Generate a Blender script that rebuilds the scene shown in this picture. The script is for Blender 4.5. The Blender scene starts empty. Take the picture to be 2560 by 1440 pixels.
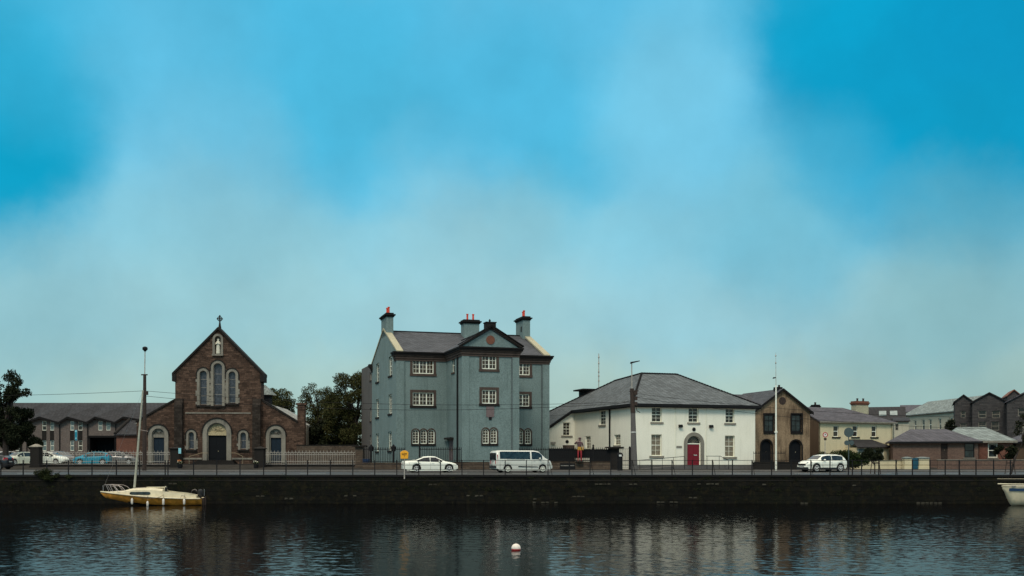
import bpy, bmesh, math, random
import numpy as np
from mathutils import Vector, Matrix
R = math.radians
random.seed(7); rng = np.random.default_rng(7)
S = bpy.context.scene
COL = S.collection

# ------------------------------------------------------------------ camera, sky, sun, exposure
FPX, HOR, EYE = 2600.0, 1143.5, 1.35        # focal length in photo pixels, horizon row, eye height above the road
cam = bpy.data.cameras.new('camera'); camo = bpy.data.objects.new('camera', cam); COL.objects.link(camo)
camo.location = (0, 0, EYE); camo.rotation_euler = (R(90), 0, 0)
cam.sensor_width = 36; cam.lens = 36 * FPX / 2560; cam.shift_y = (HOR - 720) / 2560
cam.clip_start = 0.5; cam.clip_end = 3000
S.camera = camo
S.view_settings.view_transform = 'Standard'; S.view_settings.look = 'None'
S.view_settings.exposure = 0.0; S.view_settings.gamma = 1

W = bpy.data.worlds.new('World'); S.world = W; W.use_nodes = True
nt = W.node_tree; nt.nodes.clear()
def N(t, **k):
    n = nt.nodes.new(t)
    for a, b in k.items(): setattr(n, a, b)
    return n
def L(a, b): nt.links.new(a, b)
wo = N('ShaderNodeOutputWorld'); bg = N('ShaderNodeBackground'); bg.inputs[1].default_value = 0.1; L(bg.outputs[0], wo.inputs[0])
tc = N('ShaderNodeTexCoord'); DIR = tc.outputs['Generated']
SUN_EL, SUN_ROT = 48, 195                    # the weak sun stands behind the viewer
sky = N('ShaderNodeTexSky', sky_type='NISHITA', sun_disc=False, sun_elevation=R(SUN_EL), sun_rotation=R(SUN_ROT), altitude=20, air_density=1.2, dust_density=2.5, ozone_density=2.0)
# soft warp of the direction so the cloud banks have torn edges
nz = N('ShaderNodeTexNoise'); nz.inputs['Scale'].default_value = 5; nz.inputs['Detail'].default_value = 7; nz.inputs['Roughness'].default_value = .58
L(DIR, nz.inputs['Vector'])
sb = N('ShaderNodeVectorMath', operation='SUBTRACT'); L(nz.outputs['Color'], sb.inputs[0]); sb.inputs[1].default_value = (.5, .5, .5)
sc = N('ShaderNodeVectorMath', operation='SCALE'); L(sb.outputs[0], sc.inputs[0]); sc.inputs['Scale'].default_value = .11
ad = N('ShaderNodeVectorMath', operation='ADD'); L(DIR, ad.inputs[0]); L(sc.outputs[0], ad.inputs[1])
nm = N('ShaderNodeVectorMath', operation='NORMALIZE'); L(ad.outputs[0], nm.inputs[0]); WD = nm.outputs[0]
sx = N('ShaderNodeSeparateXYZ'); L(WD, sx.inputs[0])
def lin(c): return tuple(((v / 255) / 12.92 if v <= 10 else (((v / 255) + .055) / 1.055) ** 2.4) for v in c)
def ramp(fac, stops):
    r = N('ShaderNodeValToRGB'); L(fac, r.inputs[0]); e = r.color_ramp.elements; r.color_ramp.interpolation = 'B_SPLINE' if 0 else 'EASE'
    for i, (p, c) in enumerate(stops):
        el = e[i] if i < 2 else e.new(p)
        el.position = p; el.color = (*c, 1)
    return r.outputs[0]
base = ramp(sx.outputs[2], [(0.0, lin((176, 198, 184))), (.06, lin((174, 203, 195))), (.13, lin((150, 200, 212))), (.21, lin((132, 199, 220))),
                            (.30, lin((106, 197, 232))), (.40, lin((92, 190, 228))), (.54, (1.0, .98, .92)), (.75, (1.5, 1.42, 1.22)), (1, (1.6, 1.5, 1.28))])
def dirpx(px, py):
    v = Vector(((px - 1280) / FPX, 1, (HOR - py) / FPX)); return v.normalized()
cur = base
def blob(cur, px, py, rad, col, amt, inner=0.0):
    """a soft bank of cloud or of open sky around one direction of the sky"""
    d = N('ShaderNodeVectorMath', operation='DOT_PRODUCT'); L(WD, d.inputs[0]); d.inputs[1].default_value = dirpx(px, py)
    m = N('ShaderNodeMapRange', interpolation_type='SMOOTHSTEP'); L(d.outputs['Value'], m.inputs[0])
    m.inputs[1].default_value = math.cos(R(rad)); m.inputs[2].default_value = math.cos(R(inner)); m.inputs[3].default_value = 0; m.inputs[4].default_value = amt
    x = N('ShaderNodeMix', data_type='RGBA'); L(m.outputs[0], x.inputs['Factor']); L(cur, x.inputs['A']); x.inputs['B'].default_value = (*lin(col), 1)
    return x.outputs['Result']
for b in [(2330, 220, 10.2, (0, 152, 196), 1.0, 5), (2130, 300, 5.5, (0, 158, 202), .8, 1), (2010, 40, 5, (0, 166, 210), .8), (2620, 60, 8, (0, 152, 198), .7),
          (2400, 420, 5, (0, 158, 200), .8, 1), (2180, 430, 4.5, (0, 160, 204), .7), (-60, 340, 7, (0, 162, 202), 1.0, 2.5), (60, 110, 6, (55, 178, 218), .7), (800, 170, 9, (62, 182, 222), .65), (900, 300, 6, (68, 184, 221), .4), (1100, 420, 4, (122, 198, 226), .35),
          (1300, 280, 6.5, (62, 180, 220), .65), (1440, 400, 3.5, (75, 182, 218), .55), (1350, 540, 4, (100, 186, 214), .5),
          (1640, 300, 5.0, (122, 199, 226), .6), (1760, 110, 4.5, (118, 198, 228), .5), (560, 440, 6, (128, 196, 220), .5), (420, 150, 6, (92, 190, 226), .5),
          (1990, 540, 6, (100, 184, 210), .4), (1980, 640, 4.5, (104, 180, 202), .25), (2420, 640, 6, (118, 184, 200), .6), (2380, 900, 8, (140, 180, 182), .6),
          (1200, 760, 9, (162, 202, 206), .5), (600, 800, 9, (158, 204, 208), .4), (60, 800, 6, (140, 190, 198), .5)]:
    cur = blob(cur, *b)
# faint wisps
n2 = N('ShaderNodeTexNoise'); n2.inputs['Scale'].default_value = 9; n2.inputs['Detail'].default_value = 6; n2.inputs['Roughness'].default_value = .55; L(DIR, n2.inputs['Vector'])
m2 = N('ShaderNodeMapRange'); L(n2.outputs[0], m2.inputs[0]); m2.inputs[1].default_value = .3; m2.inputs[2].default_value = .7; m2.inputs[3].default_value = .91; m2.inputs[4].default_value = 1.09
v2 = N('ShaderNodeVectorMath', operation='SCALE'); L(cur, v2.inputs[0]); L(m2.outputs[0], v2.inputs['Scale'])
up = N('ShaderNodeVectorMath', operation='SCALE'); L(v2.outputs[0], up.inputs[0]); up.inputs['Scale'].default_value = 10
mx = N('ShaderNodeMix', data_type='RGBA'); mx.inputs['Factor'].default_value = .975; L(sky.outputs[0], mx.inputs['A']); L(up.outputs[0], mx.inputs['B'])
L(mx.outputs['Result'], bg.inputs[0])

sl = bpy.data.lights.new('sun', 'SUN'); sl.energy = 1.5; sl.angle = R(14); sl.color = (1, .93, .80)
so = bpy.data.objects.new('sun', sl); COL.objects.link(so)
sd = Vector((math.sin(R(SUN_ROT)) * math.cos(R(SUN_EL)), math.cos(R(SUN_ROT)) * math.cos(R(SUN_EL)), math.sin(R(SUN_EL))))
so.rotation_euler = sd.to_track_quat('Z', 'Y').to_euler()

# ------------------------------------------------------------------ materials
MATS = {}
def nodes_for(name):
    m = bpy.data.materials.new(name); m.use_nodes = True; t = m.node_tree
    return m, t, t.nodes['Principled BSDF']
def wallvec(t, sx_=1, sz=1, space='Object'):
    """x+y along the wall, z up: lays courses level on walls whichever way they face"""
    c = t.nodes.new('ShaderNodeTexCoord'); s = t.nodes.new('ShaderNodeSeparateXYZ'); t.links.new(c.outputs[space], s.inputs[0])
    a = t.nodes.new('ShaderNodeMath'); a.operation = 'ADD'; t.links.new(s.outputs[0], a.inputs[0]); t.links.new(s.outputs[1], a.inputs[1])
    a2 = t.nodes.new('ShaderNodeMath'); a2.operation = 'MULTIPLY'; t.links.new(a.outputs[0], a2.inputs[0]); a2.inputs[1].default_value = sx_
    z2 = t.nodes.new('ShaderNodeMath'); z2.operation = 'MULTIPLY'; t.links.new(s.outputs[2], z2.inputs[0]); z2.inputs[1].default_value = sz
    k = t.nodes.new('ShaderNodeCombineXYZ'); t.links.new(a2.outputs[0], k.inputs[0]); t.links.new(z2.outputs[0], k.inputs[1])
    return c.outputs[space], k.outputs[0]
def noise(t, vec, scale, detail=4, rough=.6):
    n = t.nodes.new('ShaderNodeTexNoise'); n.inputs['Scale'].default_value = scale; n.inputs['Detail'].default_value = detail; n.inputs['Roughness'].default_value = rough
    t.links.new(vec, n.inputs['Vector']); return n.outputs[0]
def mapr(t, v, a, b, c, d):
    m = t.nodes.new('ShaderNodeMapRange'); t.links.new(v, m.inputs[0])
    for i, q in enumerate((a, b, c, d)): m.inputs[i + 1].default_value = q
    return m.outputs[0]
def mixc(t, f, a, b):
    x = t.nodes.new('ShaderNodeMix'); x.data_type = 'RGBA'
    if isinstance(f, float): x.inputs['Factor'].default_value = f
    else: t.links.new(f, x.inputs['Factor'])
    for s, v in (('A', a), ('B', b)):
        if isinstance(v, tuple): x.inputs[s].default_value = (*v, 1)
        else: t.links.new(v, x.inputs[s])
    return x.outputs['Result']
def bump(t, h, p, dist=.02, strength=.5):
    b = t.nodes.new('ShaderNodeBump'); b.inputs['Distance'].default_value = dist; b.inputs['Strength'].default_value = strength
    t.links.new(h, b.inputs['Height']); t.links.new(b.outputs[0], p.inputs['Normal'])
def plain(name, col, rough=.6, metal=0, var=.15, scale=6, spec=.4):
    """a paint or solid with a little procedural unevenness"""
    m, t, p = nodes_for(name); c = t.nodes.new('ShaderNodeTexCoord')
    n = noise(t, c.outputs['Object'], scale); f = mapr(t, n, .3, .7, 0, 1)
    hi = tuple(min(1, v * (1 + var)) for v in col); lo = tuple(v * (1 - var) for v in col)
    t.links.new(mixc(t, f, lo, hi), p.inputs['Base Color']); p.inputs['Roughness'].default_value = rough; p.inputs['Metallic'].default_value = metal
    p.inputs['Specular IOR Level'].default_value = spec
    MATS[name] = m; return m
def render_wall(name, col, grain=60, dirt=.25, bumpd=.015, streak=True, dirtcol=None, gv=None):
    """roughcast / painted plaster with weather streaks that have their own shape"""
    m, t, p = nodes_for(name); ov, wv = wallvec(t, 1, .12)
    g = noise(t, ov, grain, 2, .7); big = noise(t, ov, .45, 5, .65); st = noise(t, wv, 2.2, 5, .65)
    lo = tuple(v * .72 for v in col); hi = tuple(min(1, v * 1.18) for v in col)
    a = mixc(t, mapr(t, g, .25, .75, 0, 1), lo, hi) if gv is None else mixc(t, mapr(t, g, .25, .75, 0, 1), tuple(v * (1 - gv) for v in col), tuple(min(1, v * (1 + gv)) for v in col))
    dc = dirtcol or tuple(v * .5 for v in col)
    b = mixc(t, mapr(t, big, .42, .75, 0, dirt), a, dc)
    if streak: b = mixc(t, mapr(t, st, .5, .78, 0, dirt * 1.6), b, dc)
    t.links.new(b, p.inputs['Base Color']); p.inputs['Roughness'].default_value = .9; p.inputs['Specular IOR Level'].default_value = .12; bump(t, g, p, bumpd, .6)
    MATS[name] = m; return m
def masonry(name, c1, c2, mortar, bw=.5, bh=.22, blotch=(.05, .04, .035), bamt=.5, warp=.05, ms=.012, bumpd=.03, moss=None):
    m, t, p = nodes_for(name); ov, wv = wallvec(t)
    wn = t.nodes.new('ShaderNodeTexNoise'); wn.inputs['Scale'].default_value = 1.6; wn.inputs['Detail'].default_value = 3; t.links.new(ov, wn.inputs['Vector'])
    sc_ = t.nodes.new('ShaderNodeVectorMath'); sc_.operation = 'SCALE'; t.links.new(wn.outputs['Color'], sc_.inputs[0]); sc_.inputs['Scale'].default_value = warp
    ad_ = t.nodes.new('ShaderNodeVectorMath'); t.links.new(wv, ad_.inputs[0]); t.links.new(sc_.outputs[0], ad_.inputs[1])
    br = t.nodes.new('ShaderNodeTexBrick'); t.links.new(ad_.outputs[0], br.inputs['Vector']); br.inputs['Scale'].default_value = 1
    br.inputs['Color1'].default_value = (*c1, 1); br.inputs['Color2'].default_value = (*c2, 1); br.inputs['Mortar'].default_value = (*mortar, 1)
    br.inputs['Brick Width'].default_value = bw; br.inputs['Row Height'].default_value = bh; br.inputs['Mortar Size'].default_value = ms; br.inputs['Mortar Smooth'].default_value = .4
    br.offset_frequency = 2; br.squash = .7; br.squash_frequency = 3
    n1 = noise(t, ov, .8, 6, .7); n2_ = noise(t, wv, 5.5, 3, .6)
    a = mixc(t, mapr(t, n2_, .45, .7, 0, .7), br.outputs[0], tuple(v * 1.7 for v in c1))
    b = mixc(t, mapr(t, n1, .45, .72, 0, bamt), a, blotch)
    if moss: b = mixc(t, mapr(t, noise(t, ov, 1.9, 8, .75), .5, .66, 0, .9), b, moss); b = mixc(t, mapr(t, noise(t, wv, 4.5, 6, .8), .58, .7, 0, .8), b, tuple(v * 1.9 for v in moss))
    t.links.new(b, p.inputs['Base Color']); p.inputs['Roughness'].default_value = .92; p.inputs['Specular IOR Level'].default_value = .08
    hh = t.nodes.new('ShaderNodeMath'); hh.operation = 'SUBTRACT'; t.links.new(noise(t, ov, 14, 3), hh.inputs[0]); t.links.new(br.outputs[1], hh.inputs[1])
    bump(t, hh.outputs[0], p, bumpd, .7); MATS[name] = m; return m
def slate(name, col, bw=.5, bh=.3, lichen=.25, lcol=None):
    m, t, p = nodes_for(name); ov, wv = wallvec(t, 1, 1.9)
    br = t.nodes.new('ShaderNodeTexBrick'); t.links.new(wv, br.inputs['Vector']); br.inputs['Scale'].default_value = 1
    br.inputs['Color1'].default_value = (*[v * .72 for v in col], 1); br.inputs['Color2'].default_value = (*[v * 1.28 for v in col], 1); br.inputs['Mortar'].default_value = (*[v * .2 for v in col], 1)
    br.inputs['Brick Width'].default_value = bw; br.inputs['Row Height'].default_value = bh; br.inputs['Mortar Size'].default_value = .03; br.inputs['Mortar Smooth'].default_value = .3
    n1 = noise(t, ov, 1.1, 6, .7); n3 = noise(t, ov, 9, 3, .7)
    a = mixc(t, mapr(t, n3, .5, .8, 0, .6), br.outputs[0], tuple(v * 1.6 for v in col))
    a = mixc(t, mapr(t, n1, .48, .75, 0, lichen), a, lcol or tuple(v * .45 for v in col))
    t.links.new(a, p.inputs['Base Color']); p.inputs['Roughness'].default_value = .8; p.inputs['Specular IOR Level'].default_value = .2
    bump(t, br.outputs[1], p, -.015, .6); MATS[name] = m; return m
def glassy(name, col=(.02, .022, .025), col2=None, scale=1.3, rough=.08):
    """window glass in front of an unlit room: dark, glossy, with the blur of curtains and furniture"""
    m, t, p = nodes_for(name); ov, wv = wallvec(t)
    n = noise(t, ov, scale, 2, .5)
    t.links.new(mixc(t, mapr(t, n, .4, .62, 0, 1), col, col2 or tuple(v * 2.2 for v in col)), p.inputs['Base Color'])
    p.inputs['Roughness'].default_value = rough; p.inputs['Specular IOR Level'].default_value = .5; MATS[name] = m; return m
def foliage(name, c1, c2, c3):
    m, t, p = nodes_for(name); c = t.nodes.new('ShaderNodeTexCoord')
    n = noise(t, c.outputs['Object'], .55, 4, .7); n_ = noise(t, c.outputs['Object'], 3.5, 2, .7)
    a = mixc(t, mapr(t, n, .35, .65, 0, 1), c1, c2); a = mixc(t, mapr(t, n_, .55, .7, 0, .7), a, c3)
    t.links.new(a, p.inputs['Base Color']); p.inputs['Roughness'].default_value = .8; p.inputs['Specular IOR Level'].default_value = .05
    MATS[name] = m; return m

M = MATS
render_wall('blue_plaster', (.172, .228, .222), grain=8, dirt=.38, gv=.26, bumpd=.02, dirtcol=(.085, .118, .112))
render_wall('grey_plaster', (.115, .105, .098), grain=9, dirt=.3)
render_wall('white_plaster', (.86, .82, .69), grain=9, dirt=.18, dirtcol=(.52, .49, .38), bumpd=.004, gv=.07)
render_wall('pebbledash_tan', (.27, .19, .12), grain=9, dirt=.8, bumpd=.03, gv=.45, dirtcol=(.055, .034, .022))
render_wall('pebbledash_brown', (.11, .075, .05), grain=22, dirt=.5, bumpd=.03)
render_wall('yellow_plaster', (.63, .54, .35), grain=9, dirt=.18, gv=.12, dirtcol=(.26, .22, .13))
render_wall('cream_plaster', (.52, .47, .36), grain=9, dirt=.25)
render_wall('stone_grey', (.27, .245, .20), grain=14, dirt=.5, streak=True, dirtcol=(.08, .075, .07))
render_wall('stone_dark', (.024, .021, .019), grain=12, dirt=.4)
render_wall('stone_brown', (.085, .062, .052), grain=18, dirt=.5)
render_wall('stone_pale', (.42, .385, .27), grain=8, dirt=.3)
render_wall('concrete', (.13, .12, .115), grain=16, dirt=.45)
masonry('church_stone', (.048, .030, .022), (.15, .092, .066), (.04, .03, .024), bw=.62, bh=.24, blotch=(.026, .018, .015), bamt=.75, warp=.42, ms=.014)
masonry('brick_red', (.15, .062, .045), (.20, .095, .065), (.13, .09, .075), bw=.23, bh=.075, blotch=(.07, .035, .03), bamt=.4, warp=.01, ms=.006, bumpd=.008)
masonry('brick_brown', (.125, .078, .06), (.165, .105, .08), (.13, .10, .085), bw=.23, bh=.075, blotch=(.07, .045, .04), bamt=.4, warp=.01, ms=.006, bumpd=.008)
masonry('school_brick', (.13, .102, .09), (.17, .138, .12), (.12, .1, .09), bw=.23, bh=.075, blotch=(.07, .055, .05), bamt=.3, warp=.01, ms=.006, bumpd=.008)
masonry('grey_block', (.045, .042, .042), (.085, .077, .074), (.045, .04, .04), bw=.6, bh=.22, blotch=(.045, .04, .042), bamt=.5, warp=.05)
masonry('rubble', (.075, .052, .038), (.13, .098, .072), (.06, .048, .04), bw=.5, bh=.24, blotch=(.04, .032, .028), bamt=.6, warp=.25)
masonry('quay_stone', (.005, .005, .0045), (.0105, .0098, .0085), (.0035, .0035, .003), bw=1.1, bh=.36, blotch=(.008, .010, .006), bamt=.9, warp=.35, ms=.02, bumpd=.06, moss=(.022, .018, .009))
slate('slate_blue', (.070, .073, .082)); slate('slate_house', (.108, .120, .126), lichen=.3); slate('slate_school', (.034, .034, .038)); slate('slate_purple', (.085, .08, .092))
slate('slate_pale', (.2, .23, .22), lichen=.3); slate('slate_dark', (.03, .028, .03)); slate('sheet_pale', (.27, .27, .25), bw=1.2, bh=1.0, lichen=.3)
plain('trim_dark', (.010, .009, .009), .8, spec=.15); plain('iron_black', (.007, .007, .008), .7, spec=.2); plain('iron_grey', (.34, .31, .27), .7, var=.3)
plain('paint_white', (.78, .77, .66), .45, var=.05); plain('window_white', (.86, .84, .70), .4, var=.04); plain('door_red', (.17, .005, .015), .35, var=.05)
plain('door_navy', (.012, .022, .034), .6, spec=.15); plain('door_black', (.008, .009, .011), .7, spec=.1); plain('door_teal', (.01, .075, .12), .5)
plain('terracotta', (.62, .055, .025), .7, var=.25); plain('plaque_red', (.16, .06, .035), .8, var=.4, scale=9); plain('plaque_stone', (.15, .11, .11), .85, var=.2)
plain('wood_dark', (.035, .022, .017), .85, var=.4); plain('bark', (.03, .022, .018), .9, var=.4); plain('marble', (.62, .58, .47), .6, var=.08)
plain('relief_stone', (.42, .34, .2), .8, var=.35, scale=11)
plain('tyre', (.008, .008, .008), .8); plain('alloy', (.6, .6, .57), .4, 0, var=.1); plain('rubber', (.012, .012, .013), .7); plain('chrome', (.5, .5, .48), .25, 1)
plain('car_white', (.80, .80, .70), .22, var=.03); plain('van_white', (.60, .60, .54), .25, var=.04); plain('car_cream', (.80, .77, .60), .22, var=.03); plain('car_silver', (.33, .33, .31), .25, .2, var=.04)
plain('car_blue', (.003, .22, .32), .35, 0, spec=.2, var=.05); plain('car_black', (.015, .015, .018), .2); plain('car_pewter', (.16, .155, .15), .25, .3)
plain('tail_red', (.35, .006, .02), .2); plain('lamp_clear', (.35, .36, .36), .12); plain('plate', (.45, .45, .42), .5)
plain('hull_ochre', (.52, .22, .03), .6, var=.45, scale=2.2); plain('gelcoat', (.60, .52, .36), .4, var=.14, scale=3); plain('boot_black', (.010, .010, .010), .7)
plain('fender_white', (.6, .55, .48), .5, var=.2, scale=12); plain('rope', (.12, .10, .08), .9); plain('steel', (.35, .32, .31), .35, .7)
plain('mast_paint', (.34, .33, .26), .55, var=.2); plain('sign_yellow', (.80, .36, .015), .45, var=.05); plain('sign_blue', (.01, .2, .28), .5); plain('sign_grey', (.05, .075, .078), .6)
plain('sign_white', (.62, .62, .58), .5); plain('sign_red', (.38, .02, .03), .5); plain('sign_paper', (.25, .55, .62), .5)
plain('buoy_white', (.70, .62, .54), .5, var=.12, scale=14); plain('buoy_red', (.30, .02, .02), .6, var=.4, scale=20)
plain('statue_red', (.33, .012, .02), .6, var=.3); plain('statue_ochre', (.5, .26, .03), .6, var=.3); plain('statue_plum', (.07, .03, .035), .7, var=.4); plain('skin_pink', (.5, .26, .25), .6)
plain('navy', (.006, .03, .08), .4); plain('petal_white', (.75, .7, .55), .6); plain('petal_orange', (.6, .2, .05), .6); plain('bin_blue', (.008, .03, .09), .5); plain('brass', (.35, .28, .18), .4, .6)
glassy('glass_dark', (.012, .012, .013), (.045, .034, .026)); glassy('glass_brown', (.022, .014, .010), (.07, .045, .026), 2.5, .12); glassy('glass_lace', (.15, .12, .085), (.24, .2, .14), 6, .3)
glassy('glass_leaded', (.035, .04, .05), (.065, .072, .088), 5, .35); glassy('glass_car', (.008, .010, .012), (.02, .03, .033), 3, .05); glassy('glass_pale', (.12, .16, .16), (.2, .25, .24), 1, .15)
foliage('leaf_dark', (.010, .013, .008), (.020, .025, .012), (.042, .044, .018))
foliage('leaf_autumn', (.026, .032, .013), (.055, .056, .02), (.115, .085, .028))
foliage('leaf_green', (.014, .024, .010), (.028, .042, .014), (.06, .07, .02))
foliage('leaf_moss', (.012, .016, .008), (.03, .036, .014), (.05, .055, .02))
render_wall('worn_stone', (.06, .055, .042), grain=12, dirt=.8, dirtcol=(.012, .011, .008))
masonry('dark_masonry', (.022, .017, .014), (.06, .048, .04), (.03, .025, .022), bw=.5, bh=.26, blotch=(.014, .012, .011), bamt=.5, warp=.3)
# wet tarmac
m, t, p = nodes_for('tarmac'); c = t.nodes.new('ShaderNodeTexCoord')
n1 = noise(t, c.outputs['Object'], .35, 5, .6); n2_ = noise(t, c.outputs['Object'], 30, 2)
t.links.new(mixc(t, mapr(t, n1, .35, .65, 0, 1), (.015, .015, .015), mixc(t, mapr(t, n2_, .3, .7, 0, 1), (.028, .028, .026), (.05, .05, .046))), p.inputs['Base Color'])
t.links.new(mapr(t, n1, .35, .65, .45, .85), p.inputs['Roughness']); p.inputs['Specular IOR Level'].default_value = .3; bump(t, n2_, p, .01, .4); M['tarmac'] = m
plain('rough_ground', (.04, .037, .033), .98, var=.35, scale=1.2, spec=0)
m, t, p = nodes_for('paving'); ov, wv = wallvec(t)
br = t.nodes.new('ShaderNodeTexBrick'); t.links.new(ov, br.inputs['Vector']); br.inputs['Brick Width'].default_value = .9; br.inputs['Row Height'].default_value = .6; br.inputs['Scale'].default_value = 1
br.inputs['Color1'].default_value = (.06, .056, .05, 1); br.inputs['Color2'].default_value = (.10, .093, .083, 1); br.inputs['Mortar'].default_value = (.05, .05, .045, 1)
t.links.new(mixc(t, mapr(t, noise(t, ov, .6, 5), .4, .7, 0, .6), br.outputs[0], (.07, .065, .055)), p.inputs['Base Color']); p.inputs['Specular IOR Level'].default_value = .2; p.inputs['Roughness'].default_value = .7; M['paving'] = m
# water
m, t, p = nodes_for('water'); gl_ = t.nodes.new('ShaderNodeBsdfGlossy'); gl_.inputs['Color'].default_value = (.66, .65, .65, 1); gl_.inputs['Roughness'].default_value = .07     # peaty dock water with a slight film
df = t.nodes.new('ShaderNodeBsdfDiffuse'); df.inputs['Color'].default_value = (.002, .0025, .003, 1); fr = t.nodes.new('ShaderNodeFresnel'); fr.inputs['IOR'].default_value = 1.33
c = t.nodes.new('ShaderNodeTexCoord'); mp_ = t.nodes.new('ShaderNodeMapping'); mp_.inputs['Scale'].default_value = (.7, 1.25, 1); mp_.inputs['Rotation'].default_value = (0, 0, R(-24)); t.links.new(c.outputs['Object'], mp_.inputs[0])
rn = t.nodes.new('ShaderNodeTexNoise'); rn.inputs['Scale'].default_value = 5.5; rn.inputs['Detail'].default_value = 3; rn.inputs['Roughness'].default_value = .6; t.links.new(mp_.outputs[0], rn.inputs['Vector'])    # wind ripples of a hand's breadth, as slopes
r1 = t.nodes.new('ShaderNodeVectorMath'); r1.operation = 'SUBTRACT'; t.links.new(rn.outputs['Color'], r1.inputs[0]); r1.inputs[1].default_value = (.5, .5, .5)
r2 = t.nodes.new('ShaderNodeVectorMath'); r2.operation = 'MULTIPLY'; t.links.new(r1.outputs[0], r2.inputs[0]); r2.inputs[1].default_value = (.15, .15, 0)
gn = t.nodes.new('ShaderNodeNewGeometry'); r3 = t.nodes.new('ShaderNodeVectorMath'); t.links.new(gn.outputs['Normal'], r3.inputs[0]); t.links.new(r2.outputs[0], r3.inputs[1])
r4 = t.nodes.new('ShaderNodeVectorMath'); r4.operation = 'NORMALIZE'; t.links.new(r3.outputs[0], r4.inputs[0]); t.links.new(r4.outputs[0], gl_.inputs['Normal']); t.links.new(r4.outputs[0], fr.inputs['Normal'])
ms_ = t.nodes.new('ShaderNodeMixShader'); t.links.new(fr.outputs[0], ms_.inputs[0]); t.links.new(df.outputs[0], ms_.inputs[1]); t.links.new(gl_.outputs[0], ms_.inputs[2]); t.links.new(ms_.outputs[0], t.nodes['Material Output'].inputs[0]); M['water'] = m

# ------------------------------------------------------------------ geometry helpers
class MB:
    """collects shapes; build() links them as ONE mesh object"""
    def __init__(s): s.v = []; s.f = []
    def poly(s, pts):
        n = len(s.v); s.v += [tuple(p) for p in pts]; s.f.append(tuple(range(n, n + len(pts))))
    def hexa(s, p):            # p: 4 bottom, 4 top, both in the same order
        n = len(s.v); s.v += [tuple(q) for q in p]
        s.f += [tuple(n + i for i in q) for q in ((3, 2, 1, 0), (4, 5, 6, 7), (0, 1, 5, 4), (1, 2, 6, 5), (2, 3, 7, 6), (3, 0, 4, 7))]
    def box(s, x0, x1, y0, y1, z0, z1):
        s.hexa([(x0, y0, z0), (x1, y0, z0), (x1, y1, z0), (x0, y1, z0), (x0, y0, z1), (x1, y0, z1), (x1, y1, z1), (x0, y1, z1)])
    def fbox(s, F, s0, s1, z0, z1, d0, d1):
        s.hexa([F(s0, z0, d0), F(s1, z0, d0), F(s1, z0, d1), F(s0, z0, d1), F(s0, z1, d0), F(s1, z1, d0), F(s1, z1, d1), F(s0, z1, d1)])
    def prism(s, F, pts, d0, d1):      # polygon in (s,z) of a wall frame, given a thickness
        a = [F(q[0], q[1], d0) for q in pts]; b = [F(q[0], q[1], d1) for q in pts]; n = len(s.v); k = len(pts)
        s.v += [tuple(q) for q in a + b]; s.f.append(tuple(range(n, n + k))); s.f.append(tuple(range(n + 2 * k - 1, n + k - 1, -1)))
        for i in range(k): j = (i + 1) % k; s.f.append((n + i, n + k + i, n + k + j, n + j))
    def tube(s, pts, r, sides=6, cap=True):
        pts = [Vector(q) for q in pts]; rs = r if isinstance(r, (list, tuple)) else [r] * len(pts); n0 = len(s.v)
        for i, q in enumerate(pts):
            d = (pts[min(i + 1, len(pts) - 1)] - pts[max(i - 1, 0)]).normalized()
            a = Vector((0, 0, 1)) if abs(d.z) < .9 else Vector((1, 0, 0)); e1 = d.cross(a).normalized(); e2 = d.cross(e1)
            for k in range(sides):
                th = 2 * math.pi * k / sides; s.v.append(tuple(q + e1 * math.cos(th) * rs[i] + e2 * math.sin(th) * rs[i]))
        for i in range(len(pts) - 1):
            for k in range(sides):
                a = n0 + i * sides + k; b = n0 + i * sides + (k + 1) % sides; s.f.append((a, b, b + sides, a + sides))
        if cap: s.f.append(tuple(range(n0, n0 + sides))); s.f.append(tuple(range(len(s.v) - 1, len(s.v) - sides - 1, -1)))
    def lathe(s, prof, c=(0, 0, 0), sides=12, axis='z'):
        n0 = len(s.v)
        for r, z in prof:
            for k in range(sides):
                th = 2 * math.pi * k / sides; a, b = r * math.cos(th), r * math.sin(th)
                q = (a, b, z) if axis == 'z' else (a, z, b); s.v.append((c[0] + q[0], c[1] + q[1], c[2] + q[2]))
        for i in range(len(prof) - 1):
            for k in range(sides):
                a = n0 + i * sides + k; b = n0 + i * sides + (k + 1) % sides; s.f.append((a, b, b + sides, a + sides))
        s.f.append(tuple(range(n0, n0 + sides))); s.f.append(tuple(range(len(s.v) - sides, len(s.v))))
    def build(s, name, mat, parent=None, smooth=False, bevel=0, loc=None, rot=None):
        me = bpy.data.meshes.new(name); me.from_pydata(s.v, [], s.f)
        bm = bmesh.new(); bm.from_mesh(me); bmesh.ops.remove_doubles(bm, verts=bm.verts, dist=1e-4) if smooth else None
        bmesh.ops.recalc_face_normals(bm, faces=bm.faces); bm.to_mesh(me); bm.free()
        me.materials.append(M[mat] if isinstance(mat, str) else mat)
        if smooth:
            me.shade_smooth() if hasattr(me, 'shade_smooth') else None
        o = bpy.data.objects.new(name, me); COL.objects.link(o)
        if parent: o.parent = parent
        if bevel:
            b = o.modifiers.new('bevel', 'BEVEL'); b.width = bevel; b.segments = 2; b.limit_method = 'ANGLE'
        if loc: o.location = loc
        if rot is not None: o.rotation_euler = (0, 0, rot)
        return o
def tag(o, label, cat=None, group=None, kind=None):
    if label: o['label'] = label
    if cat: o['category'] = cat
    if group: o['group'] = group
    if kind: o['kind'] = kind
    return o
def thing(name, label, cat, loc=(0, 0, 0), rot=0, group=None):
    o = bpy.data.objects.new(name, None); COL.objects.link(o); o.location = loc; o.rotation_euler = (0, 0, rot); o.empty_display_size = .3
    return tag(o, label, cat, group)
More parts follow.
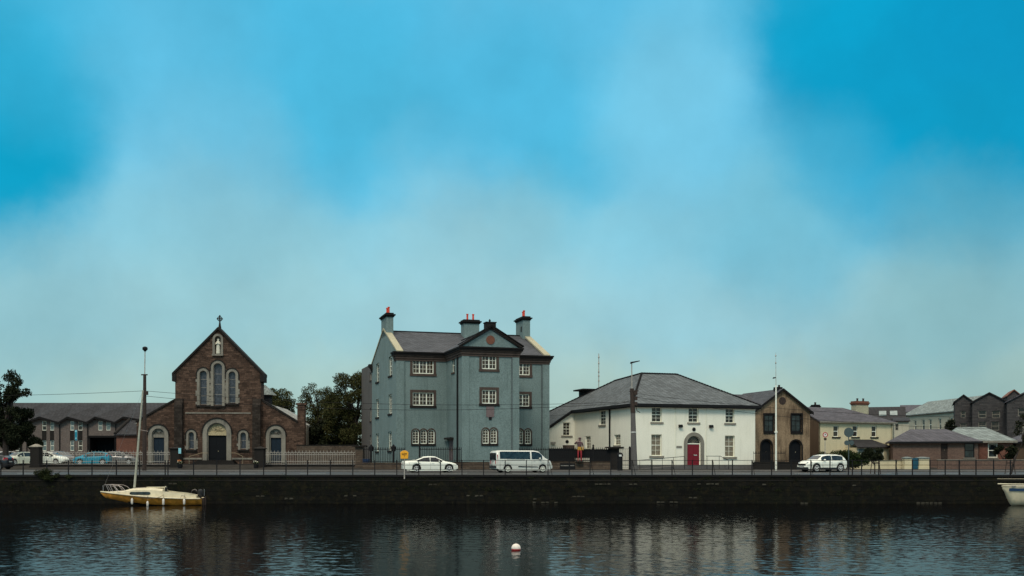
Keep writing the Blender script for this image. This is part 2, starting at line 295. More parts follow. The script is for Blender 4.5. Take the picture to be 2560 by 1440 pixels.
def struct(o): o['kind'] = 'structure'; return o
def kids(o): return [c for c in bpy.data.objects if c.parent == o]
def copy_tree(o, parent=None):
    c = o.copy(); COL.objects.link(c); c.parent = parent
    for ch in kids(o): copy_tree(ch, c)
    return c
def X(px, d): return (px - 1280) / FPX * d
def Z(py, d): return EYE + (HOR - py) / FPX * d

class Frame:
    """a building's own axes: x along its front, y away from the water, z up; turns measured photo pixels on one of its planes into metres"""
    def __init__(s, x, y, deg): s.o = Vector((x, y)); s.a = R(deg); s.u = Vector((math.cos(s.a), math.sin(s.a))); s.v = Vector((-math.sin(s.a), math.cos(s.a)))
    def front(s, px, py, yl=0):      # -> (x, z) on the plane y = yl
        r = Vector(((px - 1280) / FPX, 1)); k = (s.o + s.v * yl).dot(s.v) / r.dot(s.v); w = r * k - s.o
        return w.dot(s.u), EYE + (HOR - py) / FPX * k
    def side(s, px, py, xl=0):       # -> (y, z) on the plane x = xl
        r = Vector(((px - 1280) / FPX, 1)); k = (s.o + s.u * xl).dot(s.u) / r.dot(s.u); w = r * k - s.o
        return w.dot(s.v), EYE + (HOR - py) / FPX * k
    def fr(s, x0, x1, y0, y1, yl=0):
        a = s.front(x0, (y0 + y1) / 2, yl)[0]; b = s.front(x1, (y0 + y1) / 2, yl)[0]; xm = (x0 + x1) / 2
        return a, b, s.front(xm, y1, yl)[1], s.front(xm, y0, yl)[1]
    def sr(s, x0, x1, y0, y1, xl=0):
        a = s.side(x0, 0, xl)[0]; b = s.side(x1, 0, xl)[0]; xm = (x0 + x1) / 2
        return min(a, b), max(a, b), s.side(xm, y1, xl)[1], s.side(xm, y0, xl)[1]
def FF(yl): return lambda s_, z, d: (s_, yl + d, z)          # wall facing the water; d goes inwards
def FL(xl): return lambda s_, z, d: (xl + d, s_, z)          # wall facing left
def FR(xl): return lambda s_, z, d: (xl - d, s_, z)          # wall facing right

def clip(poly, a, b, c):      # keep a*x+b*z<=c
    out = []
    for i in range(len(poly)):
        p_, q = poly[i], poly[(i + 1) % len(poly)]; dp = a * p_[0] + b * p_[1] - c; dq = a * q[0] + b * q[1] - c
        if dp <= 1e-9: out.append(p_)
        if (dp < 0) != (dq < 0) and abs(dp - dq) > 1e-12:
            k = dp / (dp - dq); out.append((p_[0] + k * (q[0] - p_[0]), p_[1] + k * (q[1] - p_[1])))
    return out if len(out) > 2 else None
def facade(mb, F, s0, s1, z0, z1, ops=(), planes=(), rev=.2):
    """one wall face with real openings (s0,s1,z0,z1,arched) and their reveals"""
    ss = sorted({s0, s1, *[v for o in ops for v in o[:2]]}); zs = sorted({z0, z1, *[v for o in ops for v in o[2:4]]})
    for i in range(len(ss) - 1):
        for j in range(len(zs) - 1):
            a, b, c, d = ss[i], ss[i + 1], zs[j], zs[j + 1]; mx_, mz = (a + b) / 2, (c + d) / 2
            if any(o[0] < mx_ < o[1] and o[2] < mz < o[3] for o in ops): continue
            pl = [(a, c), (b, c), (b, d), (a, d)]
            for q in planes:
                pl = clip(pl, *q)
                if not pl: break
            if pl: mb.poly([F(x_, z_, 0) for x_, z_ in pl])
    for o in ops:
        a, b, c, d = o[:4]; arch = len(o) > 4 and o[4]
        if arch:
            r = (b - a) / 2; cx = (a + b) / 2; zs_ = d - r; n = 14
            arc = [(cx - r * math.cos(math.pi * k / n), zs_ + r * math.sin(math.pi * k / n)) for k in range(n + 1)]
            for k in range(n):
                p_, q = arc[k], arc[k + 1]; mb.poly([F(*p_, 0), F(*q, 0), F(q[0], d, 0), F(p_[0], d, 0)]); mb.poly([F(*p_, 0), F(*q, 0), F(*q, rev), F(*p_, rev)])
            top = zs_
        else: top = d; mb.poly([F(a, d, 0), F(b, d, 0), F(b, d, rev), F(a, d, rev)])
        mb.poly([F(a, c, 0), F(a, top, 0), F(a, top, rev), F(a, c, rev)]); mb.poly([F(b, c, 0), F(b, top, 0), F(b, top, rev), F(b, c, rev)]); mb.poly([F(a, c, 0), F(b, c, 0), F(b, c, rev), F(a, c, rev)])
def arch_band(mb, F, a, b, c, d, w, d0, d1, foot=True, n=14):
    """half-round band of width w outside an arched opening, with legs to its foot"""
    r = (b - a) / 2; cx = (a + b) / 2; zs_ = d - r
    for k in range(n):
        t0, t1 = math.pi * k / n, math.pi * (k + 1) / n
        P = lambda t_, rr: (cx - rr * math.cos(t_), zs_ + rr * math.sin(t_))
        mb.prism(F, [P(t0, r), P(t0, r + w), P(t1, r + w), P(t1, r)], d0, d1)
    if foot: mb.fbox(F, a - w, a, c, zs_, d0, d1); mb.fbox(F, b, b + w, c, zs_, d0, d1)
def arch_pts(a, b, c, d, n=14):
    r = (b - a) / 2; cx = (a + b) / 2
    return [(b, c)] + [(cx + r * math.cos(math.pi * k / n), d - r + r * math.sin(math.pi * k / n)) for k in range(n + 1)] + [(a, c)]
def window(par, F, o, frame='window_white', glass='glass_dark', inset=.14, fw=.07, cols=2, rows=(2, 2), bar=.028, sill=None, sur=None, sash=True, name='window', mull=(), label=None):
    """part 'window' = frame and bars, sub-parts pane, sill, surround"""
    a, b, c, d = o[:4]; arch = len(o) > 4 and o[4]; f = MB(); i0, i1 = inset, inset + .05
    if arch:
        arch_band(f, F, a + fw, b - fw, c, d - fw, fw, i0, i1)
        f.fbox(F, a, b, c, c + fw, i0 + .001, i1 - .001); zt = d - (b - a) / 2
    else:
        f.fbox(F, a, a + fw, c, d, i0, i1); f.fbox(F, b - fw, b, c, d, i0, i1); f.fbox(F, a + fw, b - fw, c, c + fw, i0, i1); f.fbox(F, a + fw, b - fw, d - fw, d, i0, i1); zt = d
    mid = c + (d - c) * .5
    for m_ in mull: s_ = a + (b - a) * m_; f.fbox(F, s_ - fw * .6, s_ + fw * .6, c + fw, d - (0 if arch else fw), i0 + .002, i1 - .002)
    edges = [0, *mull, 1]
    for e0, e1 in zip(edges[:-1], edges[1:]):
        for k in range(1, cols):
            s_ = a + (b - a) * (e0 + (e1 - e0) * k / cols); f.fbox(F, s_ - bar / 2, s_ + bar / 2, c + fw, (d - fw if not arch else d - fw * 1.5), i0 + .008, i1 - .004)
    n = sum(rows); zz = [c + fw + (d - c - 2 * fw) * k / n for k in range(1, n)]
    for k, z in enumerate(zz):
        hw = bar / 2
        if sash and k + 1 == rows[0]: hw = .035
        if arch and z > zt: w_ = math.sqrt(max(0, ((b - a) / 2) ** 2 - (z - zt) ** 2)); cx = (a + b) / 2; f.fbox(F, cx - w_ + .02, cx + w_ - .02, z - hw, z + hw, i0 + .006, i1 - .006)
        else: f.fbox(F, a + fw * .5, b - fw * .5, z - hw, z + hw, i0 + .006, i1 - .006)
    w = f.build(name, frame, par)
    if label: w['label'] = label
    g = MB()
    if arch: g.poly([F(x_, z_, i1 - .015) for x_, z_ in arch_pts(a + .01, b - .01, c + .01, d - .01)])
    else: g.poly([F(a + .01, c + .01, i1 - .015), F(b - .01, c + .01, i1 - .015), F(b - .01, d - .01, i1 - .015), F(a + .01, d - .01, i1 - .015)])
    g.build('pane', glass, w)
    if sill: s_ = MB(); s_.fbox(F, a - sill[1], b + sill[1], c - sill[0], c - .003, -.09, inset + .02); s_.build('sill', sill[2], w)
    if sur:
        s_ = MB()
        if arch: arch_band(s_, F, a, b, c, d, sur[0], -.05, .06)
        else: s_.fbox(F, a - sur[0], a, c, d + sur[0], -.05, .06); s_.fbox(F, b, b + sur[0], c, d + sur[0], -.05, .06); s_.fbox(F, a, b, d, d + sur[0], -.05, .06)
        s_.build('surround', sur[1], w)
    return w
def panel_door(par, F, o, mat, inset=.2, name='door', handle=True):
    a, b, c, d = o[:4]; m_ = MB(); arch = len(o) > 4 and o[4]
    if arch: m_.prism(F, arch_pts(a, b, c, d), inset, inset + .06)
    else: m_.fbox(F, a, b, c, d, inset, inset + .06)
    h = d - c; w_ = b - a
    for i in range(2):
        for z0, z1 in ((.08, .42), (.5, .92)):
            m_.fbox(F, a + w_ * (.08 + .48 * i), a + w_ * (.44 + .48 * i), c + h * z0, c + h * z1 * (.8 if arch else 1), inset - .02, inset + .01)
    o_ = m_.build(name, mat, par)
    if handle: k = MB(); k.fbox(F, a + w_ * .52, a + w_ * .55, c + 1.0, c + 1.15, inset - .06, inset + .0); k.build('handle', 'brass', o_)
    return o_
def slab(mb, pts, th=.12):
    """a roof plane with thickness"""
    n = len(mb.v); k = len(pts); mb.v += [tuple(q) for q in pts] + [(q[0], q[1], q[2] - th) for q in pts]
    mb.f.append(tuple(range(n, n + k))); mb.f.append(tuple(range(n + 2 * k - 1, n + k - 1, -1)))
    for i in range(k): j = (i + 1) % k; mb.f.append((n + i, n + k + i, n + k + j, n + j))
def pots(par, pts, z, h=.7, r=.13, mat='terracotta'):
    for x_, y_ in pts:
        p_ = MB(); p_.lathe([(r, 0), (r * .86, .1), (r * .8, h * .8), (r * 1.05, h * .86), (r * 1.05, h)], (x_, y_, z), 10); p_.build('chimney_pot', mat, par, smooth=False)
def stack(par, x0, x1, y0, y1, z0, z1, mat, cap='trim_dark', ov=.22, potpts=(), ph=.7, pm='terracotta'):
    m_ = MB(); m_.box(x0, x1, y0, y1, z0, z1 - .45); c_ = m_.build('chimney', mat, par)
    k = MB(); k.box(x0 - ov * .45, x1 + ov * .45, y0 - ov * .45, y1 + ov * .45, z1 - .45, z1 - .3); k.box(x0 - ov, x1 + ov, y0 - ov, y1 + ov, z1 - .298, z1 - .16); k.box(x0 - .04, x1 + .04, y0 - .04, y1 + .04, z1 - .158, z1)
    k.build('chimney_cap', cap, c_); pots(c_, potpts, z1 - .01, ph, mat=pm); return c_
def tubeo(name, pts, r, mat, par, sides=6): m_ = MB(); m_.tube(pts, r, sides); return m_.build(name, mat, par)

def leaves(name, blobs, n, size, mat, par=None, flat=.5, hollow=.35, seed=1):
    """many leaf-sized faces gathered in clumps: blobs are (x,y,z,rx,ry,rz)"""
    g = np.random.default_rng(seed); vol = np.array([b[3] * b[4] * b[5] for b in blobs]) ** .8; pick = g.choice(len(blobs), n, p=vol / vol.sum())
    B = np.array(blobs)[pick]; d = g.normal(size=(n, 3)); d /= np.linalg.norm(d, axis=1)[:, None]; r = (hollow + (1 - hollow) * g.random(n) ** .6)[:, None]
    c = B[:, :3] + d * r * B[:, 3:] + g.normal(size=(n, 3)) * size * .5
    a = g.normal(size=(n, 3)); a /= np.linalg.norm(a, axis=1)[:, None]; b = np.cross(a, g.normal(size=(n, 3))); b /= np.linalg.norm(b, axis=1)[:, None]
    s = (size * (.6 + .8 * g.random(n)))[:, None]
    v = np.stack([c - a * s, c - b * s * flat, c + a * s, c + b * s * flat], 1).reshape(-1, 3)
    me = bpy.data.meshes.new(name); me.vertices.add(4 * n); me.vertices.foreach_set('co', v.ravel()); me.loops.add(4 * n); me.loops.foreach_set('vertex_index', np.arange(4 * n))
    me.polygons.add(n); me.polygons.foreach_set('loop_start', np.arange(0, 4 * n, 4)); me.polygons.foreach_set('loop_total', np.full(n, 4)); me.update(); me.validate()
    me.materials.append(M[mat]); o = bpy.data.objects.new(name, me); COL.objects.link(o)
    if par: o.parent = par
    return o
def clumps(cx, cy, cz, rx, ry, rz, n, r, g):
    out = []
    for _ in range(n):
        d = g.normal(size=3); d /= np.linalg.norm(d); k = .45 + .5 * g.random(); q = r * (.6 + .8 * g.random())
        out.append((cx + d[0] * rx * k, cy + d[1] * ry * k, cz + d[2] * rz * k, q, q, q * .75))
    return out
def tree(label, x_, y_, z_, h, crown, n_cl, rcl, n_leaf, size, mat, lean=0, seed=3, tr=.3, name='tree', cat='tree', group=None, fork=.35, hollow=.35):
    """trunk with limbs that end inside the leaf clumps; crown=(dx,z,rx,ry,rz) ellipsoids"""
    g = np.random.default_rng(seed); root = thing(name, label, cat, (x_, y_, z_), 0, group); cl = []
    for (dx, cz, rx, ry, rz) in crown: cl += clumps(dx, 0, cz, rx, ry, rz, n_cl, rcl, g)
    t_ = MB(); fk = h * fork; t_.tube([(0, 0, -.3), (lean * fk * .4, 0, fk * .5), (lean * fk, 0, fk)], [tr * 1.25, tr, tr * .8], 8)
    for q in cl[::2]:
        mid = ((q[0] + lean * fk) * .5 + g.normal() * .2, q[1] * .45, (q[2] + fk) * .5 + .1 * h * g.random())
        t_.tube([(lean * fk, 0, fk - .15), mid, q[:3]], [tr * .55, tr * .3, tr * .1], 5)
    t_.build('trunk', 'bark', root); leaves('crown', cl, n_leaf, size, mat, root, seed=seed, hollow=hollow); return root

# ------------------------------------------------------------------ water, quay, road, ground
WZ = EYE - 3.55
def water():
    xs = np.arange(-42, 42.01, .11); ys = np.arange(29, 80.6, .10); Xg, Yg = np.meshgrid(xs, ys); Zg = np.zeros_like(Xg)
    g = np.random.default_rng(11)
    patch = np.zeros_like(Xg)
    for k in range(14):
        th = g.uniform(0, math.pi * 2); kk = 2 * math.pi / g.uniform(9, 38); patch += np.sin(kk * (Xg * math.cos(th) + Yg * 1.6 * math.sin(th)) + g.uniform(0, 6.3))
    patch = .95 + .5 * np.tanh(patch / 2.2)
    for k in range(90):
        lam = math.exp(g.uniform(math.log(.34), math.log(1.3))); th = R(g.normal(65, 45)); kk = 2 * math.pi / lam; a = .0019 / kk
        wx = .25 * np.sin(.7 * Yg + k); Zg += a * np.sin(kk * ((Xg + wx) * math.cos(th) + Yg * math.sin(th)) + g.uniform(0, 6.3))
    Zg *= patch
    nx, ny = len(xs), len(ys); v = np.stack([Xg, Yg, Zg], 2).reshape(-1, 3); i = np.arange(nx * ny).reshape(ny, nx)
    q = np.stack([i[:-1, :-1], i[:-1, 1:], i[1:, 1:], i[1:, :-1]], 2).reshape(-1, 4); n = len(q)
    me = bpy.data.meshes.new('water'); me.vertices.add(len(v)); me.vertices.foreach_set('co', v.ravel()); me.loops.add(4 * n); me.loops.foreach_set('vertex_index', q.ravel())
    me.polygons.add(n); me.polygons.foreach_set('loop_start', np.arange(0, 4 * n, 4)); me.polygons.foreach_set('loop_total', np.full(n, 4)); me.update()
    me.polygons.foreach_set('use_smooth', np.ones(n, bool)); me.materials.append(M['water']); o = bpy.data.objects.new('water', me); COL.objects.link(o); o.location.z = WZ; struct(o)
    f = MB(); f.poly([(-300, -80, 0), (300, -80, 0), (300, 80.6, 0), (-300, 80.6, 0)]); o2 = f.build('water_outer', 'water', loc=(0, 0, WZ - .12)); struct(o2)
water()
QY = 80.0
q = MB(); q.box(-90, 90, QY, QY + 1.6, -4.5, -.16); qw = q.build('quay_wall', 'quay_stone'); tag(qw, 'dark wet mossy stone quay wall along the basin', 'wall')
q = MB()
xq = -90
while xq < 90:
    w_ = random.uniform(1.2, 1.9); q.box(xq, xq + w_ - .015, QY - .05 - random.uniform(0, .02), QY + .75, -.158, -.01 + random.uniform(0, .012)); xq += w_
q.build('coping', 'trim_dark', qw)
q = MB(); q.box(-90, 90, QY - .012, QY + .01, -.45, -.40)
q.build('ledge_stone', 'stone_dark', qw)
pale = [(1485, 1532, 1210), (1572, 1604, 1210.5), (1742, 1798, 1209.5), (1165, 1210, 1239), (640, 668, 1240), (700, 732, 1246), (2290, 2362, 1257), (2000, 2025, 1258), (1722, 1752, 1244), (1320, 1345, 1247), (410, 442, 1209), (1060, 1110, 1211), (1330, 1420, 1256), (1640, 1700, 1255), (860, 900, 1239), (1905, 1925, 1211), (2130, 2160, 1213), (1430, 1470, 1241)]
for a_, b_, y_ in pale:
    x_ = X(a_, QY); zc_ = Z(y_, QY); m_ = MB(); n_ = max(1, int((X(b_, QY) - x_) / .32))
    for k in range(n_):
        if random.random() < .8: q0 = x_ + k * .34 + random.uniform(0, .06); m_.hexa([(q0, QY - .04, zc_ - random.uniform(.03, .09)), (q0 + random.uniform(.15, .3), QY - .04, zc_ - .05), (q0 + .3, QY + .01, zc_ - .05), (q0, QY + .01, zc_ - .05), (q0 + .02, QY - .03, zc_ + random.uniform(.02, .07)), (q0 + random.uniform(.12, .28), QY - .03, zc_ + .04), (q0 + .28, QY + .01, zc_ + .04), (q0, QY + .01, zc_ + .04)])
    if m_.v: m_.build('pale_stone', 'worn_stone', qw)
struct(MB() and (lambda m_: (m_.box(-200, 200, QY + .75, 97, -.6, 0), m_.build('road', 'tarmac'))[1])(MB()))
k_ = MB()
for i in range(180): k_.box(-90 + i, -90 + i + .985, 96.9, 97.1, -.3, .125)
struct(k_.build('kerb', 'concrete'))
pv = MB(); pv.box(-200, 200, 97.1, 104, -.6, .115); struct(pv.build('pavement', 'paving'))
prof = [(104, .11), (109, .13), (113, .3), (119, .5), (128, .62), (160, .8), (2500, 1.2)]
gm = MB()
for (a, za), (b, zb) in zip(prof[:-1], prof[1:]): gm.poly([(-1500, a, za), (1500, a, za), (1500, b, zb), (-1500, b, zb)])
struct(gm.build('ground', 'rough_ground'))
def gz(y_):
    for (a, za), (b, zb) in zip(prof[:-1], prof[1:]):
        if a <= y_ <= b: return za + (zb - za) * (y_ - a) / (b - a)
    return .115 if y_ > 97 else 0
# road lines
rl = MB()
for i in range(-14, 15): rl.box(i * 6, i * 6 + 2.2, 88.2, 88.32, .001, .006)
struct(rl.build('road_marking', 'sign_white'))

# quay railing: one railing, posts and rails
def railing(name, label, pxs, d, h, rails, brace=(), mat='iron_black', pw=.035, x0=None, x1=None):
    r_ = thing(name, label, 'railing', (0, d, 0))
    for px in pxs:
        x_ = X(px, d); m_ = MB(); m_.box(x_ - pw, x_ + pw, -pw, pw, -.05, h); m_.build('post', mat, r_)
    for px in brace:
        x_ = X(px, d); m_ = MB(); m_.tube([(x_ + .06, 0, h - .12), (x_ + .16, .35, h * .6), (x_ + .34, .6, 0)], .022, 5); m_.build('brace', mat, r_)
    for z_ in rails: m_ = MB(); m_.tube([(x0, 0, z_), (x1, 0, z_)], .019, 5); m_.build('rail', mat, r_)
    return r_
left_px = [-55, 2, 58, 117, 171, 230, 291, 349, 413, 420, 484, 542, 600, 659, 715, 769, 826, 882, 937, 992]
right_px = [1047, 1101, 1155, 1209, 1263, 1316, 1370, 1423, 1475, 1527, 1580, 1630, 1680, 1731, 1781, 1831, 1880, 1929, 1978, 2027, 2075, 2121, 2131, 2154, 2197, 2240, 2281, 2325, 2363, 2398, 2440, 2484, 2526, 2570, 2612]
railing('quay_railing', 'thin black iron railing on the quay edge in front of the church', left_px, QY + .3, 1.14, (.42, .80), (), x0=X(-60, 80), x1=X(1004, 80))
railing('quay_railing', 'black iron railing with slanted braces along the quay before the white house', right_px, QY + .3, 1.16, (.42, .76, 1.12), (1370, 1475, 1580, 1680, 1781, 1880, 2027, 2240, 2398), x0=X(1006, 80), x1=X(2620, 80))

# ------------------------------------------------------------------ blue three-storey building
B = Frame(-12.06, 108.94, 17)
bb = thing('blue_building', 'three-storey blue-grey roughcast building with pedimented centre bay and red chimney pots', 'building', (B.o.x, B.o.y, 0), B.a)
BW, BD, BX0, BX1, BY, CZ = 16.82, 15.9, 5.35, 11.22, -6.8, 12.4
wl = MB(); GB = -.3
def inner(o, k): return (o[0], o[1], o[2], o[3], *([True] if k else []))
winsF = []
for yp in ((900, 934.4), (981, 1014)): winsF.append((B.fr(1031.5, 1084, *yp), 0))
for xp in ((1030.5, 1047.5), (1050.5, 1067), (1069.8, 1086.5)): winsF.append((B.fr(*xp, 1073.5, 1109.5) + (True,), 1))
facade(wl, FF(0), 0, BX0, GB, CZ - .5, [w[0] for w in winsF])
x3 = B.fr(1312.5, 1327.5, 1073, 1109.8); x2 = B.fr(1293, 1308, 1073, 1109.5)
winsR = [(B.fr(1274, 1324.5, 906, 937.5), 0), (B.fr(1274, 1323.5, 985, 1016), 0), (x3 + (True,), 1), (x2 + (True,), 1)]
winsR = [((max(w[0][0], BX1 + .15),) + tuple(w[0][1:]), w[1]) for w in winsR]
facade(wl, FF(0), BX1, BW, GB, CZ - .5, [w[0] for w in winsR])
winsB = [(B.fr(1204.5, 1241, 889.2, 922.8, BY), 0), (B.fr(1204.8, 1241, 974.6, 1009, BY), 0), (B.fr(1206, 1222.3, 1071, 1109, BY) + (True,), 1), (B.fr(1225.8, 1242.5, 1071, 1109, BY) + (True,), 1)]
facade(wl, FF(BY), BX0, BX1, .9, CZ - .5, [w[0] for w in winsB])
sw = B.sr(1129.7, 1136.8, 896, 931, BX0); sdoor = B.sr(1119, 1133, 1099, 1152, BX0)
facade(wl, FL(BX0), BY, 0, .9, CZ - .5, [sw, sdoor]); facade(wl, FR(BX1), BY, 0, .9, CZ - .5)
sides = [B.sr(*a) for a in ((971.5, 980.2, 890.6, 939), (940, 947.5, 908.6, 954.4), (970.8, 979.6, 986, 1034), (939.7, 947.2, 998, 1043), (970, 979, 1079, 1126), (939.2, 946.6, 1084, 1128))]
sl_ = (15.75 - CZ) / (BD / 2)
facade(wl, FL(0), 0, BD, GB, 16.5, sides, planes=[(-sl_, 1, CZ + .05), (sl_, 1, CZ + .05 + sl_ * BD)])
facade(wl, FR(BW), 0, BD, GB, 16.5, [], planes=[(-sl_, 1, CZ + .05), (sl_, 1, CZ + .05 + sl_ * BD)])
wl.poly([(0, BD, GB), (BW, BD, GB), (BW, BD, CZ), (0, BD, CZ)])
wl.build('wall', 'blue_plaster', bb)
pl_ = MB()
for x0, x1, y_ in ((-.06, .75, 0), (BW - .75, BW + .06, 0)): pl_.box(x0, x1, y_ - .07, y_ + .05, GB, CZ - .9)
for x0, x1 in ((BX0 - .06, BX0 + .68), (BX1 - .68, BX1 + .06)): pl_.box(x0, x1, BY - .07, BY + .05, .9, CZ - .9)
pl_.build('pilaster', 'blue_plaster', bb)
ft = MB(); ft.box(BX0 - .02, BX1 + .02, BY - .02, BY + 3, GB, .898)
ft.build('plinth', 'rubble', bb)
def cornice(mb, segs, levels):
    for (F, a, b, e0, e1) in segs:
        for z0, z1, pr in levels: mb.fbox(F, a - e0 * pr, b + e1 * pr, z0, z1, -pr, .1)
fz = MB(); segs = [(FF(0), 0, BX0 - .5, 1, 0), (FF(0), BX1 + .5, BW, 0, 1), (FF(BY), BX0, BX1, 1, 1), (FL(BX0), BY + .12, -.0, 0, 0), (FR(BX1), BY + .12, -.0, 0, 0), (FL(0), .12, 1.2, 0, 0), (FR(BW), .12, 1.2, 0, 0), (FL(0), BD - .5, BD, 0, 1)]
segs[0] = (FF(0), 0, BX0 - .02, 1, 0); segs[1] = (FF(0), BX1 + .02, BW, 0, 1)
cornice(fz, segs[:-1], [(CZ - .9, CZ - .68, .10), (CZ - .675, CZ - .45, .18), (CZ - .445, CZ - .3, .27)])
fz.build('frieze', 'stone_brown', bb)
rs_ = segs.pop(); fz = MB(); cornice(fz, [rs_], [(CZ - .9, CZ - .68, .10), (CZ - .675, CZ - .45, .18), (CZ - .445, CZ - .3, .27), (CZ - .298, CZ + .04, .42)]); fz.build('rear_kneeler', 'stone_dark', bb)
gt = MB(); cornice(gt, segs, [(CZ - .298, CZ - .12, .38), (CZ - .118, CZ + .04, .46)]); gt.build('cornice', 'trim_dark', bb)
# roofs
rf = MB(); RZ = 15.5; ry = BD / 2
slab(rf, [(.3, -.3, CZ - .02), (BW - .3, -.3, CZ - .02), (BW - .3, ry, RZ), (.3, ry, RZ)], .15); slab(rf, [(.3, ry, RZ), (BW - .3, ry, RZ), (BW - .3, BD + .3, CZ - .02), (.3, BD + .3, CZ - .02)], .15)
PZ = 14.35; bxm = (BX0 + BX1) / 2; yb = (PZ - CZ) / ((RZ - CZ) / ry) + .2
slab(rf, [(BX0 - .35, BY - .1, CZ + .08), (bxm, BY - .1, PZ), (bxm, yb, PZ + .02), (BX0 - .35, .35, CZ + .08)], .12); slab(rf, [(bxm, BY - .1, PZ), (BX1 + .35, BY - .1, CZ + .08), (BX1 + .35, .35, CZ + .08), (bxm, yb, PZ + .02)], .12)
roof = rf.build('roof', 'slate_blue', bb)
rd = MB(); rd.tube([(.6, ry, RZ + .03), (BW - .6, ry, RZ + .03)], .09, 6); rd.tube([(bxm, BY - .1, PZ + .04), (bxm, yb, PZ + .05)], .09, 6); rd.build('ridge_tiles', 'trim_dark', roof)
# pediment
pt = MB(); pt.prism(FF(BY), [(BX0 - .1, CZ + .04), (BX1 + .1, CZ + .04), (bxm, PZ - .15)], -.02, .1); pt.build('tympanum', 'blue_plaster', bb)
pm = MB(); pb_ = MB()
for sgn, xe in ((-1, BX0 - .46), (1, BX1 + .46)):
    ln = (bxm - xe); sl2 = (PZ + .12 - (CZ + .04)) / abs(ln)
    pm.prism(FF(BY), [(xe, CZ + .26), (bxm, PZ + .34), (bxm, PZ + .22), (xe, CZ + .14)], -.46, .15)
    for w0, w1, pr in ((.122, .22, .32), (.222, .34, .18)): pb_.prism(FF(BY), [(xe + (.15 if sgn < 0 else -.15), CZ + .26 - w0 + .03), (bxm, PZ + .34 - w0), (bxm, PZ + .34 - w1), (xe + (.15 if sgn < 0 else -.15), CZ + .26 - w1 + .03)], -pr, .15)
pm.build('pediment_cornice', 'trim_dark', bb); pb_.build('pediment_moulding', 'stone_brown', bb)
rc_x, rc_z = B.front(1226, 850, BY); rm = MB()
rm.prism(FF(BY), [(rc_x + .45 * math.cos(k * math.pi / 12), rc_z + .45 * math.sin(k * math.pi / 12)) for k in range(24)], -.08, .05); tag(rm.build('roundel', 'plaque_red', bb), 'round red-brown stone disc in the pediment')
fb = MB(); fb.box(bxm - .5, bxm + .5, BY - .2, BY + .8, PZ - .1, PZ + .55); fb.box(bxm - .56, bxm + .56, BY - .26, BY + .86, PZ + .55, PZ + .65); fb.lathe([(.05, 0), (.13, .12), (.03, .3)], (bxm - .1, BY, PZ + .65), 8); fb.build('finial_block', 'stone_dark', bb)
# gable copings and chimneys
for x0, x1 in ((-.08, .62), (BW - .62, BW + .08)):
    cp = MB()
    slab(cp, [(x0, -.35, CZ + .14), (x1, -.35, CZ + .14), (x1, ry, 15.85), (x0, ry, 15.85)], .2); slab(cp, [(x0, ry, 15.85), (x1, ry, 15.85), (x1, BD + .2, CZ + .12), (x0, BD + .2, CZ + .12)], .2)
    tag(cp.build('gable_coping', 'stone_pale', bb), 'pale stone coping slabs down the gables')
stack(bb, 0.0, .78, 6.2, 9.5, 14.8, 17.35, 'blue_plaster', potpts=[(.38, 6.9), (.38, 7.8)], ph=.75)
stack(bb, BW - .85, BW - .0, 6.6, 9.4, 14.8, 17.65, 'blue_plaster', potpts=[(BW - .55, 7.2), (BW - .35, 8.2)], ph=.75)
m_ = MB(); m_.box(BW - .87, BW - .84, 7.1, 7.5, 15.9, 16.5); m_.box(BW - .95, BW - .9, 6.58, 6.6, 15, 15.01) if 0 else None; m_.build('stack_vent', 'trim_dark', bb)
mc0 = B.front(1160, 800, 6.2)[0]; mc1 = B.front(1198.5, 800, 6.2)[0]
stack(bb, mc0, mc1, 6.2, 7.6, 14.2, 16.95, 'blue_plaster', potpts=[(mc0 + .52, 6.7), (mc0 + 1.2, 6.7)], ph=.7)
# windows
for F, lst, gl in ((FF(0), winsF, 'glass_brown'), (FF(0), winsR, 'glass_brown'), (FF(BY), winsB, 'glass_brown')):
    tri = F(0, 0, 0)[1] == 0
    for o, ar in lst:
        if ar: window(bb, F, o, glass=gl, cols=2, rows=(3, 2), fw=.085, sill=(.22, .12, 'stone_dark'), sur=(.12, 'stone_brown'), inset=.1, sash=False, bar=.03)
        else: window(bb, F, o, glass=gl, cols=2, rows=(2, 1), fw=.09, mull=((.333, .667) if tri and o[1] - o[0] > 1.6 else (.5,)), sill=(.26, .3, 'stone_dark' if o[2] < 9 else 'stone_brown'), sur=(.26, 'stone_brown'), inset=.1, sash=False, bar=.032)
for o in sides: window(bb, FL(0), o, glass='glass_dark', cols=2, rows=(2, 2), inset=.16, fw=.12, sill=(.2, .12, 'stone_dark'))
window(bb, FL(BX0), sw, glass='glass_dark', cols=1, rows=(1, 1), inset=.12, sill=(.15, .08, 'stone_brown'))
panel_door(bb, FL(BX0), sdoor, 'plaque_stone', inset=.18)
hd = MB(); hd.fbox(FL(BX0), sdoor[0] - .2, sdoor[1] + .2, sdoor[3] + .02, sdoor[3] + .22, -.35, .02); hd.build('door_hood', 'stone_dark', bb)
dx = B.side(1146, 900, BX0)[0]; tubeo('downpipe', [(BX0 - .12, dx, CZ - .6), (BX0 - .12, dx, .1)], .085, 'iron_black', bb, 8)
tubeo('downpipe', [(.8, -.1, CZ - .9), (.8, -.1, .1)], .03, 'blue_plaster', bb, 6); tubeo('downpipe', [(BX1 - .72, BY - .1, CZ - .9), (BX1 - .72, BY - .1, 1)], .035, 'slate_blue', bb, 6); tubeo('downpipe', [(BW - .82, -.1, CZ - .9), (BW - .82, -.1, .1)], .035, 'slate_blue', bb, 6)
